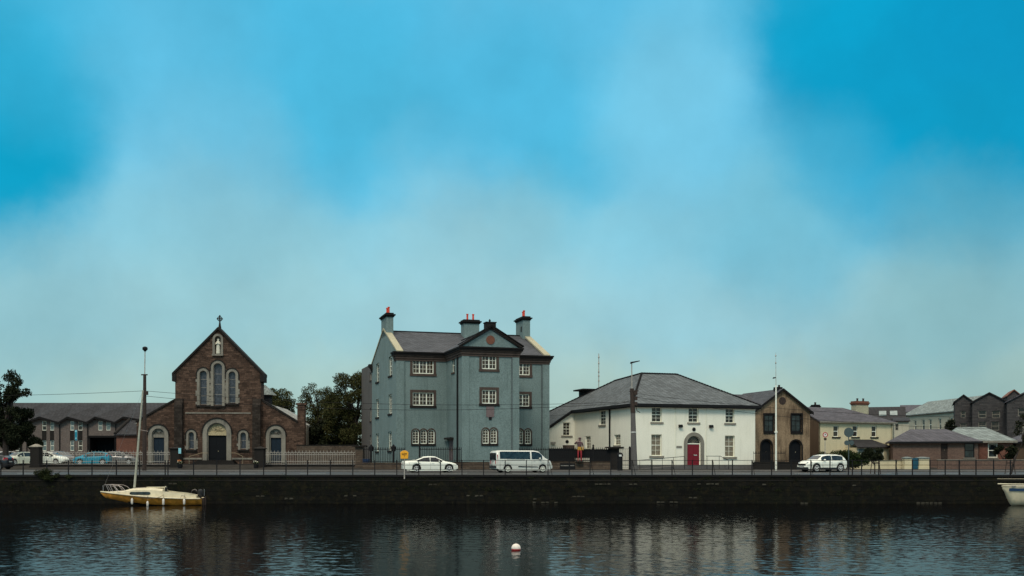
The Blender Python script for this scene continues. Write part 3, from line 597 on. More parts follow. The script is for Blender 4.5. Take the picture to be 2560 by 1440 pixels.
o = B.fr(1215.6, 1235, 1016.5, 1042, BY); m_ = MB(); m_.fbox(FF(BY), o[0], o[1], o[2], o[3], -.05, .02); m_.prism(FF(BY), [(o[0] + .15, o[2]), (o[1] - .15, o[2]), (o[1] - .3, o[2] - .25), (o[0] + .3, o[2] - .25)], -.04, .02); tag(m_.build('stone_plaque', 'plaque_stone', bb), 'brownish stone plaque under the middle bay window')
o = B.fr(1222, 1229, 1042.5, 1049.5, BY); m_ = MB(); m_.fbox(FF(BY), o[0], o[1], o[2], o[3], -.08, .02); m_.build('wall_vent', 'iron_black', bb)
# grey rear extension
ge = MB(); o3 = [B.sr(924.5, 931, 930, 950), B.sr(924.5, 931, 1020, 1052), B.sr(924.5, 931, 1088, 1120)]
o3 = [(max(a, BD + .8), max(b, BD + 1.8), c, d) for a, b, c, d in o3]
facade(ge, FL(0.02), BD + .0, BD + 8.2, GB, 12.55, o3); ge.box(.3, 8, BD + .05, BD + 8.15, GB, 12.5); tag(ge.build('rear_extension', 'grey_plaster', bb), 'plain grey rear block with flat top')
for o in o3: window(bb, FL(0.02), o, cols=2, rows=(2, 2), fw=.08, sill=(.14, .1, 'stone_brown'))

# ------------------------------------------------------------------ church
C_ = Frame(X(438, 125), 125, 4)
ch = thing('stone_church', 'brown rubble-stone church with steep gable, round-arched portal and celtic cross', 'church', (C_.o.x, C_.o.y, 0), C_.a)
NW = C_.front(652.5, 1000)[0]; NC = NW / 2; aL = C_.front(340, 1050)[0]; aR = C_.front(743, 1050)[0]
EZ = C_.front(545, 933)[1]; PK = C_.front(545, 824)[1]
cops = [C_.fr(499.3, 517, 926.5, 1011) + (True,), C_.fr(534, 555.3, 908, 1012.5) + (True,), C_.fr(571.5, 589, 928.5, 1007) + (True,)]
nich = C_.fr(537, 552.3, 840, 885) + (True,)
port = C_.fr(517.5, 568, 1060, 1150) + (True,)
port = (port[0], port[1], 1.0, C_.front(545, 1057)[1], True)
sm = [C_.fr(471.5, 485, 1080, 1122) + (True,), C_.fr(601.3, 615, 1081, 1122) + (True,)]
wl = MB(); k_ = (PK - EZ) / NC
facade(wl, FF(0), 0, NW, -.3, PK + .2, cops + [nich, port] + sm, planes=[(-k_, 1, EZ), (k_, 1, EZ + k_ * NW)], rev=.45)
wl.poly([(0, 2.2, -.3), (0, 0, -.3), (0, 0, EZ), (0, 2.2, EZ)]); wl.poly([(NW, 2.2, -.3), (NW, 0, -.3), (NW, 0, EZ), (NW, 2.2, EZ)])
wl.poly([(0, 2.2, 0), (NW, 2.2, 0), (NW, 2.2, EZ), (NC, 2.2, PK), (0, 2.2, EZ)])
Az = C_.front(657, 1001)[1]; Ae = C_.front(743, 1056)[1]
adL = C_.fr(378.5, 411, 1073, 1150) + (True,); adR = C_.fr(673, 704.5, 1074, 1150) + (True,)
adL = (adL[0], adL[1], .7, C_.front(395, 1071)[1], True); adR = (adR[0], adR[1], .7, C_.front(689, 1072)[1], True)
for s0, s1, op in ((aL, 0, adL), (NW, aR, adR)):
    zi, zo = Az, Ae; kk = (zi - zo) / (s1 - s0)
    pln = [(-kk, 1, zo - kk * s0)] if s1 == 0 else [(kk, 1, zi + kk * s0)]
    facade(wl, FF(.25), s0, s1, -.3, zi + .3, [op], planes=pln, rev=.35)
wl.box(aR - .02, aR + .85, .2, 1.6, -.3, C_.front(750, 1009)[1]); wl.box(aR - .15, aR + 1.0, .1, 1.7, C_.front(750, 1012)[1], C_.front(750, 1007)[1])
wl.build('wall', 'church_stone', ch)
bt = MB()
for x0, x1 in ((.0, .95), (NW - .95, NW)): bt.box(x0, x1, -.55, .02, -.3, 7.6); bt.hexa([(x0, -.55, 7.6), (x1, -.55, 7.6), (x1, .02, 7.6), (x0, .02, 7.6), (x0, -.2, 8.4), (x1, -.2, 8.4), (x1, .02, 8.4), (x0, .02, 8.4)])
tag(bt.build('buttress', 'dark_masonry', ch), 'dark weathered buttresses beside the nave')
bd = MB(); bd.box(aR - .3, aR, 1.7, 24, -.3, 4.2); tops = [(0, 4.9)]
bd.box(aR - .3, aR + .5, 5.2, 7.2, -.3, 5.4); bd.build('side_wall', 'stone_grey', ch)
o = (3.0, 4.2, 1.8, 4.0, True); window(ch, FR(aR), (2.4, 3.5, 1.7, 4.0), frame='stone_grey', glass='glass_leaded', cols=1, rows=(1, 1), inset=-.05)
ar = MB(); slab(ar, [(NW, .6, Az - .1), (aR + .3, .6, Ae - .1), (aR + .3, 22, Ae - .1), (NW, 22, Az - .1)], .2); slab(ar, [(0, .6, Az - .1), (0, 22, Az - .1), (aL - .3, 22, Ae - .1), (aL - .3, .6, Ae - .1)], .2)
ar.build('aisle_roof', 'sheet_pale', ch)
bk = MB(); bk.box(0, NW, 2.3, 22, -.3, Az - .15); bk.box(aL, 0, 21, 22, -.3, Ae); bk.build('rear_wall', 'church_stone', ch)
vg = MB()
for s, e, w0 in (((-.35, EZ - .33), (NC, PK), .32), ((NW + .35, EZ - .33), (NC, PK), .32)): vg.prism(FF(0), [s, (s[0], s[1] + w0), (e[0], e[1] + w0), e], -.22, 2.4)
for s, e in (((aL - .1, Ae - .05), (-.02, Az)), ((aR + .1, Ae - .05), (NW + .02, Az))): vg.prism(FF(.25), [s, (s[0], s[1] + .22), (e[0], e[1] + .22), e], -.15, .5)
for x_ in (-.12, NW + .12): vg.box(x_ - .22, x_ + .22, -.2, 2.2, EZ - 1.0, EZ - .1)
vg.build('verge_coping', 'stone_dark', ch)
# surrounds
for o, w_ in [(q, .32) for q in cops] + [(q, .28) for q in sm]:
    s_ = MB(); arch_band(s_, FF(0), o[0], o[1], o[2] - .1, o[3], w_, -.07, .06)
    z = o[2]
    while z < o[3] - (o[1] - o[0]) / 2 - .3:
        if random.random() < .6: s_.fbox(FF(0), o[0] - w_ - .16, o[0] - w_, z, z + .3, -.06, .03)
        if random.random() < .6: s_.fbox(FF(0), o[1] + w_, o[1] + w_ + .16, z, z + .3, -.06, .03)
        z += .34
    w = window(ch, FF(0), o, frame='iron_grey', glass='glass_leaded', cols=1, rows=(2, 2) if w_ > .3 else (1, 1), inset=.3, fw=.05, sash=False, bar=.04)
    s_.build('surround', 'stone_grey', w)
    s2 = MB(); s2.fbox(FF(0), o[0] - w_ - .1, o[1] + w_ + .1, o[2] - .3, o[2] - .101, -.2, .02); s2.build('sill', 'stone_dark', w); s2 = MB(); arch_band(s2, FF(0), o[0] - w_, o[1] + w_, o[3] - .9, o[3] + w_, .12, -.12, .05); s2.build('drip_mould', 'stone_dark', w)
def portal(o, F, wd, door, dmat, rel, lintel):
    a, b, c, d = o[:4]; s_ = MB(); arch_band(s_, F, a, b, c, d, wd, -.12, .3); arch_band(s_, F, a + .12, b - .12, c, d - .12, .12, .1, .4)
    pr = s_.build('portal', 'stone_grey', ch); h = MB(); arch_band(h, F, a - wd, b + wd, c, d + wd, .14, -.2, .05, foot=False); h.build('hood_mould', 'stone_dark', pr)
    zt = d - (b - a) / 2; T = MB(); T.prism(F, arch_pts(a, b, zt + .05, d), .32, .4)
    g = np.random.default_rng(int(abs(a) * 10)); r_ = (b - a) / 2 - .25
    for k in range(26):
        th = g.uniform(.15, math.pi - .15); rr = r_ * g.uniform(.2, .95); cx = (a + b) / 2 + rr * math.cos(th); cz = zt + .15 + rr * math.sin(th) * .9
        T.prism(F, [(cx + .13 * math.cos(j * 1.05 + k), cz + .11 * math.sin(j * 1.05 + k)) for j in range(6)], .24, .33)
    if rel == 'round':
        for r1 in (.42, .28): T.prism(F, [((a + b) / 2 + r1 * math.cos(j * .4), zt + .55 + r1 * math.sin(j * .4)) for j in range(16)], .24 - (.42 - r1) * .3, .31)
    T.build('tympanum', 'relief_stone' if lintel else 'stone_grey', pr)
    l = MB(); l.fbox(F, a, b, zt - .32, zt + .05, .16, .42); l.build('lintel', 'relief_stone' if lintel else 'stone_grey', pr)
    panel_door(ch, F, (a + .02, b - .02, c + .02, zt - .33), dmat, inset=.5 - .15)
portal(port, FF(0), .5, True, 'door_black', 'figures', True); portal(adL, FF(.25), .42, True, 'door_navy', 'round', False); portal(adR, FF(.25), .42, True, 'door_navy', 'round', False)
# niche
n_ = MB(); arch_band(n_, FF(0), nich[0], nich[1], nich[2], nich[3], .26, -.08, .1); n_.fbox(FF(0), nich[0] - .3, nich[1] + .3, nich[2] - .22, nich[2] - .002, -.25, .3); n_.prism(FF(0), arch_pts(nich[0], nich[1], nich[2], nich[3]), .44, .5)
tag(n_.build('niche', 'stone_grey', ch), 'arched niche high in the gable')
ct = MB(); cx = NC; ct.tube([(cx, .9, PK - .3), (cx, .9, PK + .75), (cx, .9, PK + 1.0)], [.28, .12, .09], 8); ct.box(cx - .075, cx + .075, .83, .97, PK + .9, PK + 1.86); ct.box(cx - .36, cx + .36, .84, .96, PK + 1.35, PK + 1.48)
for k in range(20):
    t0, t1 = k * math.pi / 10, (k + 1) * math.pi / 10; P = lambda t_, rr: (cx + rr * math.cos(t_), PK + 1.42 + rr * math.sin(t_))
    ct.prism(FF(.85), [P(t0, .22), P(t0, .31), P(t1, .31), P(t1, .22)], 0, .1)
tag(ct.build('celtic_cross', 'stone_dark', ch), 'ringed stone cross on the gable peak')
sc_ = MB(); sc_.fbox(FF(0), 1.2, NW - 1.2, C_.front(545, 1034)[1], C_.front(545, 1031)[1], -.06, .02); sc_.fbox(FF(0), .95, port[0] - .6, 1.1, 1.3, -.1, .02); sc_.fbox(FF(0), port[1] + .6, NW - .95, 1.1, 1.3, -.1, .02); sc_.build('string_course', 'stone_grey', ch)
st = MB()
for k in range(5): st.box(port[0] - .9 - k * .12, port[1] + .9 + k * .12, -.8 - .38 * (k + 1), -.01, gz(125) - .6, 1.0 - .1 * k - .002 * k)
st.build('steps', 'stone_dark', ch)
for sgn, px0, px1 in ((-1, 515, 476), (1, 571, 609)):
    a, za = C_.front(px0, 1132.5, -1.6); b, zb = C_.front(px1, 1141, -2.0); mid = (a * .62 + b * .38)
    tubeo('handrail', [(a, -.5, za), (mid, -.9, za), (b + (-.35 * sgn if 0 else 0), -2.4, zb), (b, -2.6, zb), (b, -2.6, zb - .9)], .035, 'brass', ch)
# statue in the niche (stands inside it: a thing of its own)
def madonna():
    x_, y_ = (nich[0] + nich[1]) / 2, .2; w3 = C_.o + C_.u * x_ + C_.v * y_; H = (nich[3] - nich[2]) * .86
    s_ = MB(); s_.lathe([(.27, 0), (.29, .08), (.25, .3), (.23, .55), (.25, .68), (.27, .76), (.2, .82), (.11, .845), (.12, .88), (.13, .93), (.10, .98), (.03, 1.0)], sides=12)
    for i in range(len(s_.v)): v = s_.v[i]; s_.v[i] = (v[0], v[1] * .75, v[2] * H)
    s_.tube([(-.25, -.02, .74 * H), (-.24, -.18, .62 * H), (-.02, -.25, .70 * H)], [.075, .07, .05]); s_.tube([(.25, -.02, .74 * H), (.24, -.18, .62 * H), (.02, -.25, .70 * H)], [.075, .07, .05])
    o = s_.build('statue', 'marble', None, smooth=True, loc=(w3.x, w3.y, nich[2] + .0), rot=C_.a); tag(o, 'white robed praying statue standing in the church gable niche', 'statue')
madonna()
# louvred turret behind the church
tu = MB(); tx = X(662, 134); ty = 134
trt = thing('roof_turret', 'small louvred turret with pyramid cap beside the church gable', 'turret', (tx, ty, 0))
tu.lathe([(.95, 6.0), (.95, 9.35)], sides=8); tu.build('louvre_drum', 'slate_dark', trt); tu = MB(); tu.lathe([(1.55, 9.35), (.9, 9.95), (.06, 10.7)], sides=8); tu.build('cap', 'slate_pale', trt)

# ------------------------------------------------------------------ school with folded roof
SY = 136; Sf = Frame(X(-40, SY), SY, 0)
sch = thing('school_building', 'long low brown-brick building with folded slate eaves left of the church', 'building', (Sf.o.x, SY, 0))
sx1 = Sf.front(393, 1000)[0]; pk = [Sf.front(p, 0)[0] for p in (-37, 33, 102, 172, 241, 311)]; vl = [Sf.front(p, 0)[0] for p in (-2, 66, 150, 220, 290)]; vl[1] = Sf.front(68, 0)[0]
zp, zv = Sf.front(0, 1041)[1], Sf.front(0, 1054.5)[1]; zr = Sf.front(0, 1002)[1]
pts = [(pk[0] if 0 else 0, zp)]; seq = []
for i in range(6):
    seq.append((pk[i], zp))
    if i < 5: seq.append((vl[i] if i != 1 else Sf.front(68, 0)[0], zv))
seq.append((sx1, zv)); wl = MB(); ops = []
for px0, px1 in ((105, 116), (125, 135), (175, 185), (195, 206), (245, 256), (265, 276), (8, 18), (38, 48)):
    for y0, y1 in ((1053, 1076), (1101, 1127)):
        if px0 > 230 and y0 > 1090: continue
        ops.append(Sf.fr(px0, px1, y0, y1))
        if ops[-1][2] < .8: ops[-1] = (ops[-1][0], ops[-1][1], 1.0, ops[-1][3])
for i in range(len(seq) - 1):
    (a, za), (b, zb) = seq[i], seq[i + 1]; kk = (zb - za) / (b - a); oo = [q for q in ops if q[0] < b and q[1] > a]
    oo = [(max(q[0], a), min(q[1], b), q[2], q[3]) for q in oo]
    facade(wl, FF(0), a, b, 0, zp + .1, oo, planes=[(-kk, 1, za - kk * a)])
wl.poly([(sx1, 0, 0), (sx1, 10, 0), (sx1, 10, zv), (sx1, 5, zr), (sx1, 0, zv)])
wl.build('wall', 'school_brick', sch)
r_ = MB()
for i in range(len(seq) - 1):
    (a, za), (b, zb) = seq[i], seq[i + 1]; slab(r_, [(a, -.5, za - .05), (b, -.5, zb - .05), (b, 5, zr), (a, 5, zr)], .14)
slab(r_, [(0, 5, zr), (sx1, 5, zr), (sx1, 10.4, zv), (0, 10.4, zv)], .14); r_.build('roof', 'slate_school', sch)
e_ = MB()
for i in range(len(seq) - 1):
    (a, za), (b, zb) = seq[i], seq[i + 1]; e_.prism(FF(-.5), [(a, za - .28), (b, zb - .28), (b, zb - .02), (a, za - .02)], -.05, .02)
e_.build('fascia', 'trim_dark', sch)
for o in ops: window(sch, FF(0), o, glass='glass_dark' if random.random() < .6 else 'glass_pale', cols=1, rows=(1, 1), fw=.07, inset=.1)
for i in range(0, len(ops) - 1):
    sp = MB()
    if i + 1 < len(ops) and ops[i][0] < ops[i + 1][1] and abs(ops[i][0] - ops[i + 1][0]) < .3 and ops[i][2] > ops[i + 1][3]: sp.fbox(FF(0), ops[i][0], ops[i][1], ops[i + 1][3] + .03, ops[i][2] - .03, -.03, .02); sp.build('spandrel_panel', 'stone_dark', sch)
for v_ in vl: tubeo('downpipe', [(v_, -.12, zv - .3), (v_, -.12, .4)], .06, 'iron_black', sch)
po = MB(); a, b, c, d = Sf.fr(218, 291, 1089, 1135, -2.5); po.box(a, b, -2.5, 0, d - .25, d); po.box(a + .1, a + .3, -2.4, -.1, .4, d - .25); po.box(b - .3, b - .1, -2.4, -.1, .4, d - .25); po.build('porch', 'trim_dark', sch)
pd = MB(); pd.box(a + .3, b - .3, -.25, -.05, .4, d - .25); pd.build('porch_door', 'door_black', sch)
# brick link between school and church
lk = thing('brick_link_building', 'low red-brick link with small slate roof between school and church', 'building', (X(290, 130), 130, 0))
Lf = Frame(X(290, 130), 130, 0); a, b, c, d = Lf.fr(291, 352, 1086, 1140); m_ = MB(); m_.box(a, b + 1.5, 0, 5, 0, d); m_.build('wall', 'brick_red', lk)
m_ = MB(); zt = Lf.front(0, 1049)[1]; slab(m_, [(a - .2, -.3, d), (b + 1.5, -.3, d), (b + 1.5, 3, zt), (a + .5, 3, zt)], .15); m_.build('roof', 'slate_school', lk); m_ = MB(); m_.tube([(a - .1, -.3, d + .1), (a + .55, 3, zt + .15)], .16, 6); m_.build('verge', 'stone_dark', lk)

# ------------------------------------------------------------------ white house
Wf = Frame(12.36, 105, 18.4)
wh = thing('white_house', 'white rendered two-storey house with hipped slate roof and red front door', 'house', (12.36, 105, 0), Wf.a)
WW = Wf.front(1888, 1010)[0]; WE = 6.75; WB = .1
fu = [Wf.fr(1629.7, 1654.5, 1018, 1055), Wf.fr(1721.6, 1746.4, 1019.3, 1056), Wf.fr(1814, 1836, 1021, 1057.5)]
fl = [Wf.fr(1628.5, 1654.5, 1086, 1139.5), Wf.fr(1812.5, 1837, 1089, 1142)]
dr = Wf.fr(1717.5, 1752, 1089.5, 1161.5) + (True,)
wl = MB(); facade(wl, FF(0), 0, WW, WB + .45, WE, fu + fl + [(dr[0], dr[1], WB + .45, dr[3], True)], rev=.28)
sL = [Wf.sr(1498, 1513.8, 1026, 1062), Wf.sr(1535.5, 1551, 1086.5, 1113), Wf.sr(1463, 1476.5, 1090.5, 1122)]
facade(wl, FL(0), 0, 16.2, WB, WE, sL, rev=.22)
facade(wl, FR(WW), 0, 10, WB, WE)
rw = Wf.fr(1408, 1425.8, 1056, 1089, 16.2); t_ = -5.5
kk = 1.9 / 3.1; facade(wl, FF(16.2), t_, 0, WB, WE, [rw], planes=[(-kk, 1, WE)], rev=.22)
wl.build('wall', 'white_plaster', wh)
m_ = MB(); m_.fbox(FF(0), -.03, dr[0] - .35, -.2, WB + .45, -.04, .2); m_.fbox(FF(0), dr[1] + .35, WW + .03, -.2, WB + .45, -.04, .2); m_.build('plinth', 'concrete', wh)
r_ = MB(); ov = .45
cA = (-ov, -ov, WE); cB = (WW + ov, -ov, WE); aLp = (4.13, 7, 10.45); aRp = (8.4, 7, 10.45); rA = (4.13, 14, 10.15)
for pl in ([cA, cB, aRp, aLp], [cB, (WW + ov, 14, WE), aRp], [(-ov, 16.0, WE), cA, aLp, rA], [(-ov, 16.0, WE), rA, (-1.3, 22.5, WE - .1)],
           [aLp, aRp, (8.4, 14, 10.15), rA], [aRp, (WW + ov, 14, WE), (8.4, 14, 10.15)], [(-ov, 16.0, WE), (-1.3, 22.5, WE - .1), (-5.7, 22.5, WE - 5.7 * kk), (-5.7, 16.0, WE - 5.7 * kk)], [rA, (8.4, 14, 10.15), (WW, 22, WE), (-1.3, 22.5, WE - .1)]): slab(r_, pl, .12)
roof = r_.build('roof', 'slate_house', wh)
rt = MB()
def ridge_line(mb, p_, q, n, r0):
    for k in range(n):
        a = Vector(p_).lerp(Vector(q), k / n); b = Vector(p_).lerp(Vector(q), (k + .8) / n); mb.tube([a + Vector((0, 0, .05)), b + Vector((0, 0, .05))], [r0, r0 * .8], 6)
ridge_line(rt, cA, aLp, 26, .13); ridge_line(rt, aLp, aRp, 14, .11); ridge_line(rt, aRp, cB, 30, .1); ridge_line(rt, aLp, rA, 16, .1); ridge_line(rt, rA, (-1.3, 22.5, WE - .1), 22, .1)
rt.build('ridge_tiles', 'trim_dark', roof)
g_ = MB(); g_.fbox(FF(-ov), -ov, WW + ov, WE - .26, WE + .03, -.08, .03); g_.fbox(FF(-ov), -ov, WW + ov, WE - .32, WE - .262, -.0, ov - .01); g_.fbox(FL(-ov), -ov + .05, 16, WE - .26, WE + .03, -.08, .03); g_.fbox(FL(-ov), -ov + .3, 15.9, WE - .32, WE - .262, 0, ov - .01)
g_.prism(FF(15.95), [(-5.7, WE - 5.7 * kk - .3), (-ov, WE - .3), (-ov, WE + .06), (-5.7, WE - 5.7 * kk + .06)], -.06, .05); g_.build('gutter', 'iron_black', wh)
for o in fu: window(wh, FF(0), o, glass='glass_dark', cols=2, rows=(2, 2), inset=.2, sill=(.2, .16, 'stone_grey'))
for o in fl: window(wh, FF(0), o, glass='glass_lace', cols=2, rows=(2, 2), inset=.2, sill=(.22, .22, 'stone_grey'), label='tall sash window with beige lace behind it')
for o in sL: window(wh, FL(0), o, glass='glass_dark' if o[2] > 4 else 'glass_lace', cols=2, rows=(2, 2), inset=.16, sill=(.2, .1, 'stone_grey'))
window(wh, FF(16.2), rw, cols=2, rows=(2, 2), inset=.16, sill=(.2, .25, 'stone_grey'))
zt = dr[3] - (dr[1] - dr[0]) / 2 - .05; ds = MB(); arch_band(ds, FF(0), dr[0], dr[1], WB + .3, dr[3], .36, -.07, .05); ds.build('door_surround', 'stone_grey', wh)
do = panel_door(wh, FF(0), (dr[0] + .08, dr[1] - .08, WB + .45, zt - .02), 'door_red', inset=.2, name='red_door')
m_ = MB(); m_.fbox(FF(0), (dr[0] + dr[1]) / 2 + .1, (dr[0] + dr[1]) / 2 + .45, 1.55, 1.62, .15, .18); m_.build('letter_box', 'sign_white', do)
m_ = MB(); m_.fbox(FF(0), dr[0], dr[1], zt - .02, zt + .08, .17, .26); m_.fbox(FF(0), dr[0], dr[0] + .08, WB + .45, zt, .17, .25); m_.fbox(FF(0), dr[1] - .08, dr[1], WB + .45, zt, .17, .25); m_.build('door_frame', 'window_white', wh)
fa = (dr[0] + .02, dr[1] - .02, zt + .08, dr[3] - .02, True); f_ = MB(); r0 = (dr[1] - dr[0]) / 2; cx = (dr[0] + dr[1]) / 2
for k in range(1, 8): th = math.pi * k / 8; f_.tube([FF(0)(cx, zt + .08, .22), FF(0)(cx + r0 * .92 * math.cos(th), zt + .08 + r0 * .88 * math.sin(th), .22)], .012, 4)
arch_band(f_, FF(0), dr[0] + .05, dr[1] - .05, zt, dr[3] - .05, .05, .2, .24, foot=False); fo = f_.build('fanlight', 'stone_grey', wh); m_ = MB(); m_.prism(FF(0), arch_pts(*fa[:4]), .24, .25); m_.build('pane', 'glass_dark', fo)
for px, py in ((1700.6, 1065), (1777, 1066)):
    a, b, c, d = Wf.fr(px - 4.5, px + 4, py - 3.5, py + 3.5); m_ = MB(); m_.hexa([(a, -.3, c), (b, -.3, c), (b, 0, c), (a, 0, c), (a, -.2, d), (b, -.2, d), (b, 0, d), (a, 0, d)]); m_.build('wall_light', 'iron_black', wh)
cx, cz = Wf.front(1734.7, 1073.4); m_ = MB(); m_.lathe([(.2, -.06), (.2, .01)], (cx, 0, cz), 14, 'y'); m_.lathe([(.11, -.09), (.11, -.05)], (cx, 0, cz), 12, 'y'); m_.build('round_vent', 'iron_black', wh)
a, b, c, d = Wf.fr(1691, 1704.6, 1114.7, 1120); m_ = MB(); m_.fbox(FF(0), a, b, c, d, -.04, .01); tag(m_.build('name_plate', 'stone_grey', wh), 'small worn name plate left of the red door')
for px in (1689, 1766): x_ = Wf.front(px, 1000)[0]; tubeo('downpipe', [(x_, -.06, WE - .35), (x_, -.06, WB + .5)], .035, 'paint_white', wh)
yy = Wf.side(1526, 1060)[0]; tubeo('downpipe', [(-.1, yy, WE - .3), (-.1, yy, .6)], .09, 'iron_black', wh, 8)
m_ = MB(); b0 = 17.5; a, c = Wf.front(1467, 980, b0)[0], Wf.front(1503, 980, b0)[0]; m_.box(a, c, b0, b0 + 2.5, WE, Z(975, 122)); m_.box(a - .6, c + .2, b0 - .3, b0 + 2.8, Z(975, 122), Z(971.5, 122)); m_.build('flat_dormer', 'trim_dark', wh)
a, b, c, d = Wf.fr(1407, 1427, 1113, 1150, 16.2); m_ = MB(); m_.fbox(FF(16.2), a, b, c, d, -1.2, -.01); tag(m_.build('porch', 'stone_brown', wh), 'small dark side porch')
cx, cz = Wf.front(1417.6, 1104, 16.2); m_ = MB(); m_.lathe([(.2, -.06), (.2, .01)], (cx, 16.2, cz), 14, 'y'); m_.build('round_vent', 'iron_black', wh)
cx, cz = Wf.front(1382, 1108, 16.2); m_ = MB(); m_.box(cx - .25, cx + .25, 15.9, 16.2, cz - .1, cz + .15); m_.build('wall_light', 'iron_grey', wh)
# entrance ramp with rails
rp = thing('entrance_ramp', 'concrete access ramp with thin handrails before the red door', 'ramp', (12.36, 105, 0), Wf.a)
x0 = Wf.front(1600, 1150, -1.7)[0]; x1 = Wf.front(1712, 1150, -1.7)[0]; x2_ = Wf.front(1766, 1150, -1.7)[0]; x3_ = Wf.front(1822, 1150, -1.7)[0]
m_ = MB(); m_.hexa([(x0, -1.6, -.1), (x1, -1.6, -.1), (x1, -.1, -.1), (x0, -.1, -.1), (x0, -1.6, .16), (x1, -1.6, .55), (x1, -.1, .55), (x0, -.1, .16)]); m_.box(x1, x2_, -1.6, -.1, -.1, .55); m_.hexa([(x2_, -1.6, -.1), (x3_, -1.6, -.1), (x3_, -.1, -.1), (x2_, -.1, -.1), (x2_, -1.6, .55), (x3_, -1.6, .16), (x3_, -.1, .16), (x2_, -.1, .55)]); m_.build('ramp_slab', 'concrete', rp)
m_ = MB(); m_.tube([(x0 - .2, -1.65, 1.05), (x1, -1.65, 1.45)], .03, 6); m_.tube([(x2_, -1.65, 1.48), (x2_ + 1.6, -1.65, 1.48), (x3_, -1.65, 1.05), (x3_, -1.65, .1)], .03, 6)
for k in range(5): x_ = x0 + (x1 - x0) * k / 4; m_.tube([(x_, -1.65, .1), (x_, -1.65, 1.05 + .4 * k / 4)], .022, 5)
for x_ in (x2_ + .1, x2_ + 1.5): m_.tube([(x_, -1.65, .1), (x_, -1.65, 1.48)], .022, 5)
m_.build('handrail', 'iron_black', rp)

# ------------------------------------------------------------------ tan gable house
G = Frame(X(1886, 112), 112, 15); gh = thing('gable_house', 'tan stained pebbledash house with one gable and dark arched doorways', 'house', (G.o.x, G.o.y, 0), G.a)
GW = G.front(2025, 1020)[0]; GE = G.front(1955, 1026)[1]; GP = G.front(1955, 974)[1]; kk = (GP - GE) / (GW / 2)
gu = [G.fr(1911, 1936, 1036, 1080), G.fr(1979, 2004, 1036, 1080)]; ga = [G.fr(1903, 1929, 1100, 1155) + (True,), G.fr(1975, 2004, 1101, 1155) + (True,)]
wl = MB(); facade(wl, FF(0), 0, GW, -.2, GP + .2, gu + ga, planes=[(-kk, 1, GE), (kk, 1, GE + kk * GW)]); wl.poly([(0, 0, -.2), (0, 9, -.2), (0, 9, GE), (0, 0, GE)]); wl.poly([(GW, 0, -.2), (GW, 9, -.2), (GW, 9, GE), (GW, 0, GE)]); wl.build('wall', 'pebbledash_tan', gh)
r_ = MB(); slab(r_, [(-.3, -.25, GE - .2), (GW / 2, -.25, GP + .1), (GW / 2, 9, GP + .1), (-.3, 9, GE - .2)], .14); slab(r_, [(GW / 2, -.25, GP + .1), (GW + .3, -.25, GE - .2), (GW + .3, 9, GE - .2), (GW / 2, 9, GP + .1)], .14)
mz = G.front(1900, 987, 6)[1]; slab(r_, [(-6, 2, GE), (GW / 2, 2, GE), (GW / 2, 6, mz), (-6, 6, mz)], .14); r_.build('roof', 'slate_blue', gh)
m_ = MB(); m_.prism(FF(-.25), [(-.3, GE - .45), (GW / 2, GP - .12), (GW / 2, GP + .14), (-.3, GE - .18)], -.05, .04); m_.prism(FF(-.25), [(GW + .3, GE - .45), (GW / 2, GP - .12), (GW / 2, GP + .14), (GW + .3, GE - .18)], -.05, .04); m_.build('bargeboard', 'trim_dark', gh)
for o in gu: window(gh, FF(0), o, frame='iron_black', glass='glass_car', cols=2, rows=(2, 1), fw=.13, sill=(.2, .12, 'trim_dark'), sur=(.14, 'trim_dark'))
for o in ga: m_ = MB(); arch_band(m_, FF(0), o[0], o[1], -.1, o[3], .14, -.06, .05); q = m_.build('arch_surround', 'trim_dark', gh); panel_door(gh, FF(0), o, 'door_black', inset=.2)
cx, cz = G.front(1956, 1002); m_ = MB(); m_.lathe([(.42, -.03), (.42, .02)], (cx, 0, cz), 16, 'y'); m_.build('round_vent', 'wood_dark', gh)
stack(gh, GW / 2 - .35, GW / 2 + .3, .6, 1.2, GP - .3, GP + .32, 'stone_dark', ov=.06, potpts=[(GW / 2 + .1, .9)], ph=.25, pm='wood_dark')
# ------------------------------------------------------------------ yellow house
Yf = Frame(X(2047, 118), 118, 20); yh = thing('yellow_house', 'pale yellow two-storey house with hipped slate roof and glazed porch', 'house', (Yf.o.x, Yf.o.y, 0), Yf.a)
YW = Yf.front(2232, 1055)[0]; YE = Yf.front(2047, 1052)[1]; YD = 8; YR = Yf.front(2090, 1019, 4)[1]
yu = [Yf.fr(2083.5, 2097, 1064, 1092), Yf.fr(2131.5, 2145, 1064, 1092), Yf.fr(2179, 2192, 1064.5, 1092.5)]
wl = MB(); facade(wl, FF(0), 0, YW, -.1, YE, yu); wl.poly([(YW, 0, 0), (YW, YD, 0), (YW, YD, YE), (YW, 0, YE)]); wl.build('wall', 'yellow_plaster', yh)
m_ = MB(); m_.prism(FL(0), [(0, -.1), (YD, -.1), (YD, YE), (YD / 2, YR), (0, YE)], 0, .2); tag(m_.build('gable_wall', 'pebbledash_brown', yh), 'brown pebbledash end wall')
r_ = MB(); slab(r_, [(-.1, -.35, YE - .05), (YW + .35, -.35, YE - .05), (YW - 4, YD / 2, YR), (-.1, YD / 2, YR)], .14); slab(r_, [(YW + .35, -.35, YE - .05), (YW + .35, YD + .3, YE - .05), (YW - 4, YD / 2, YR)], .14); slab(r_, [(-.1, YD / 2, YR), (YW - 4, YD / 2, YR), (YW + .35, YD + .3, YE), (-.1, YD + .3, YE)], .14); r_.build('roof', 'slate_purple', yh)
m_ = MB(); m_.fbox(FF(-.35), -.1, YW + .35, YE - .2, YE - .06, -.06, .04); m_.build('gutter', 'stone_grey', yh)
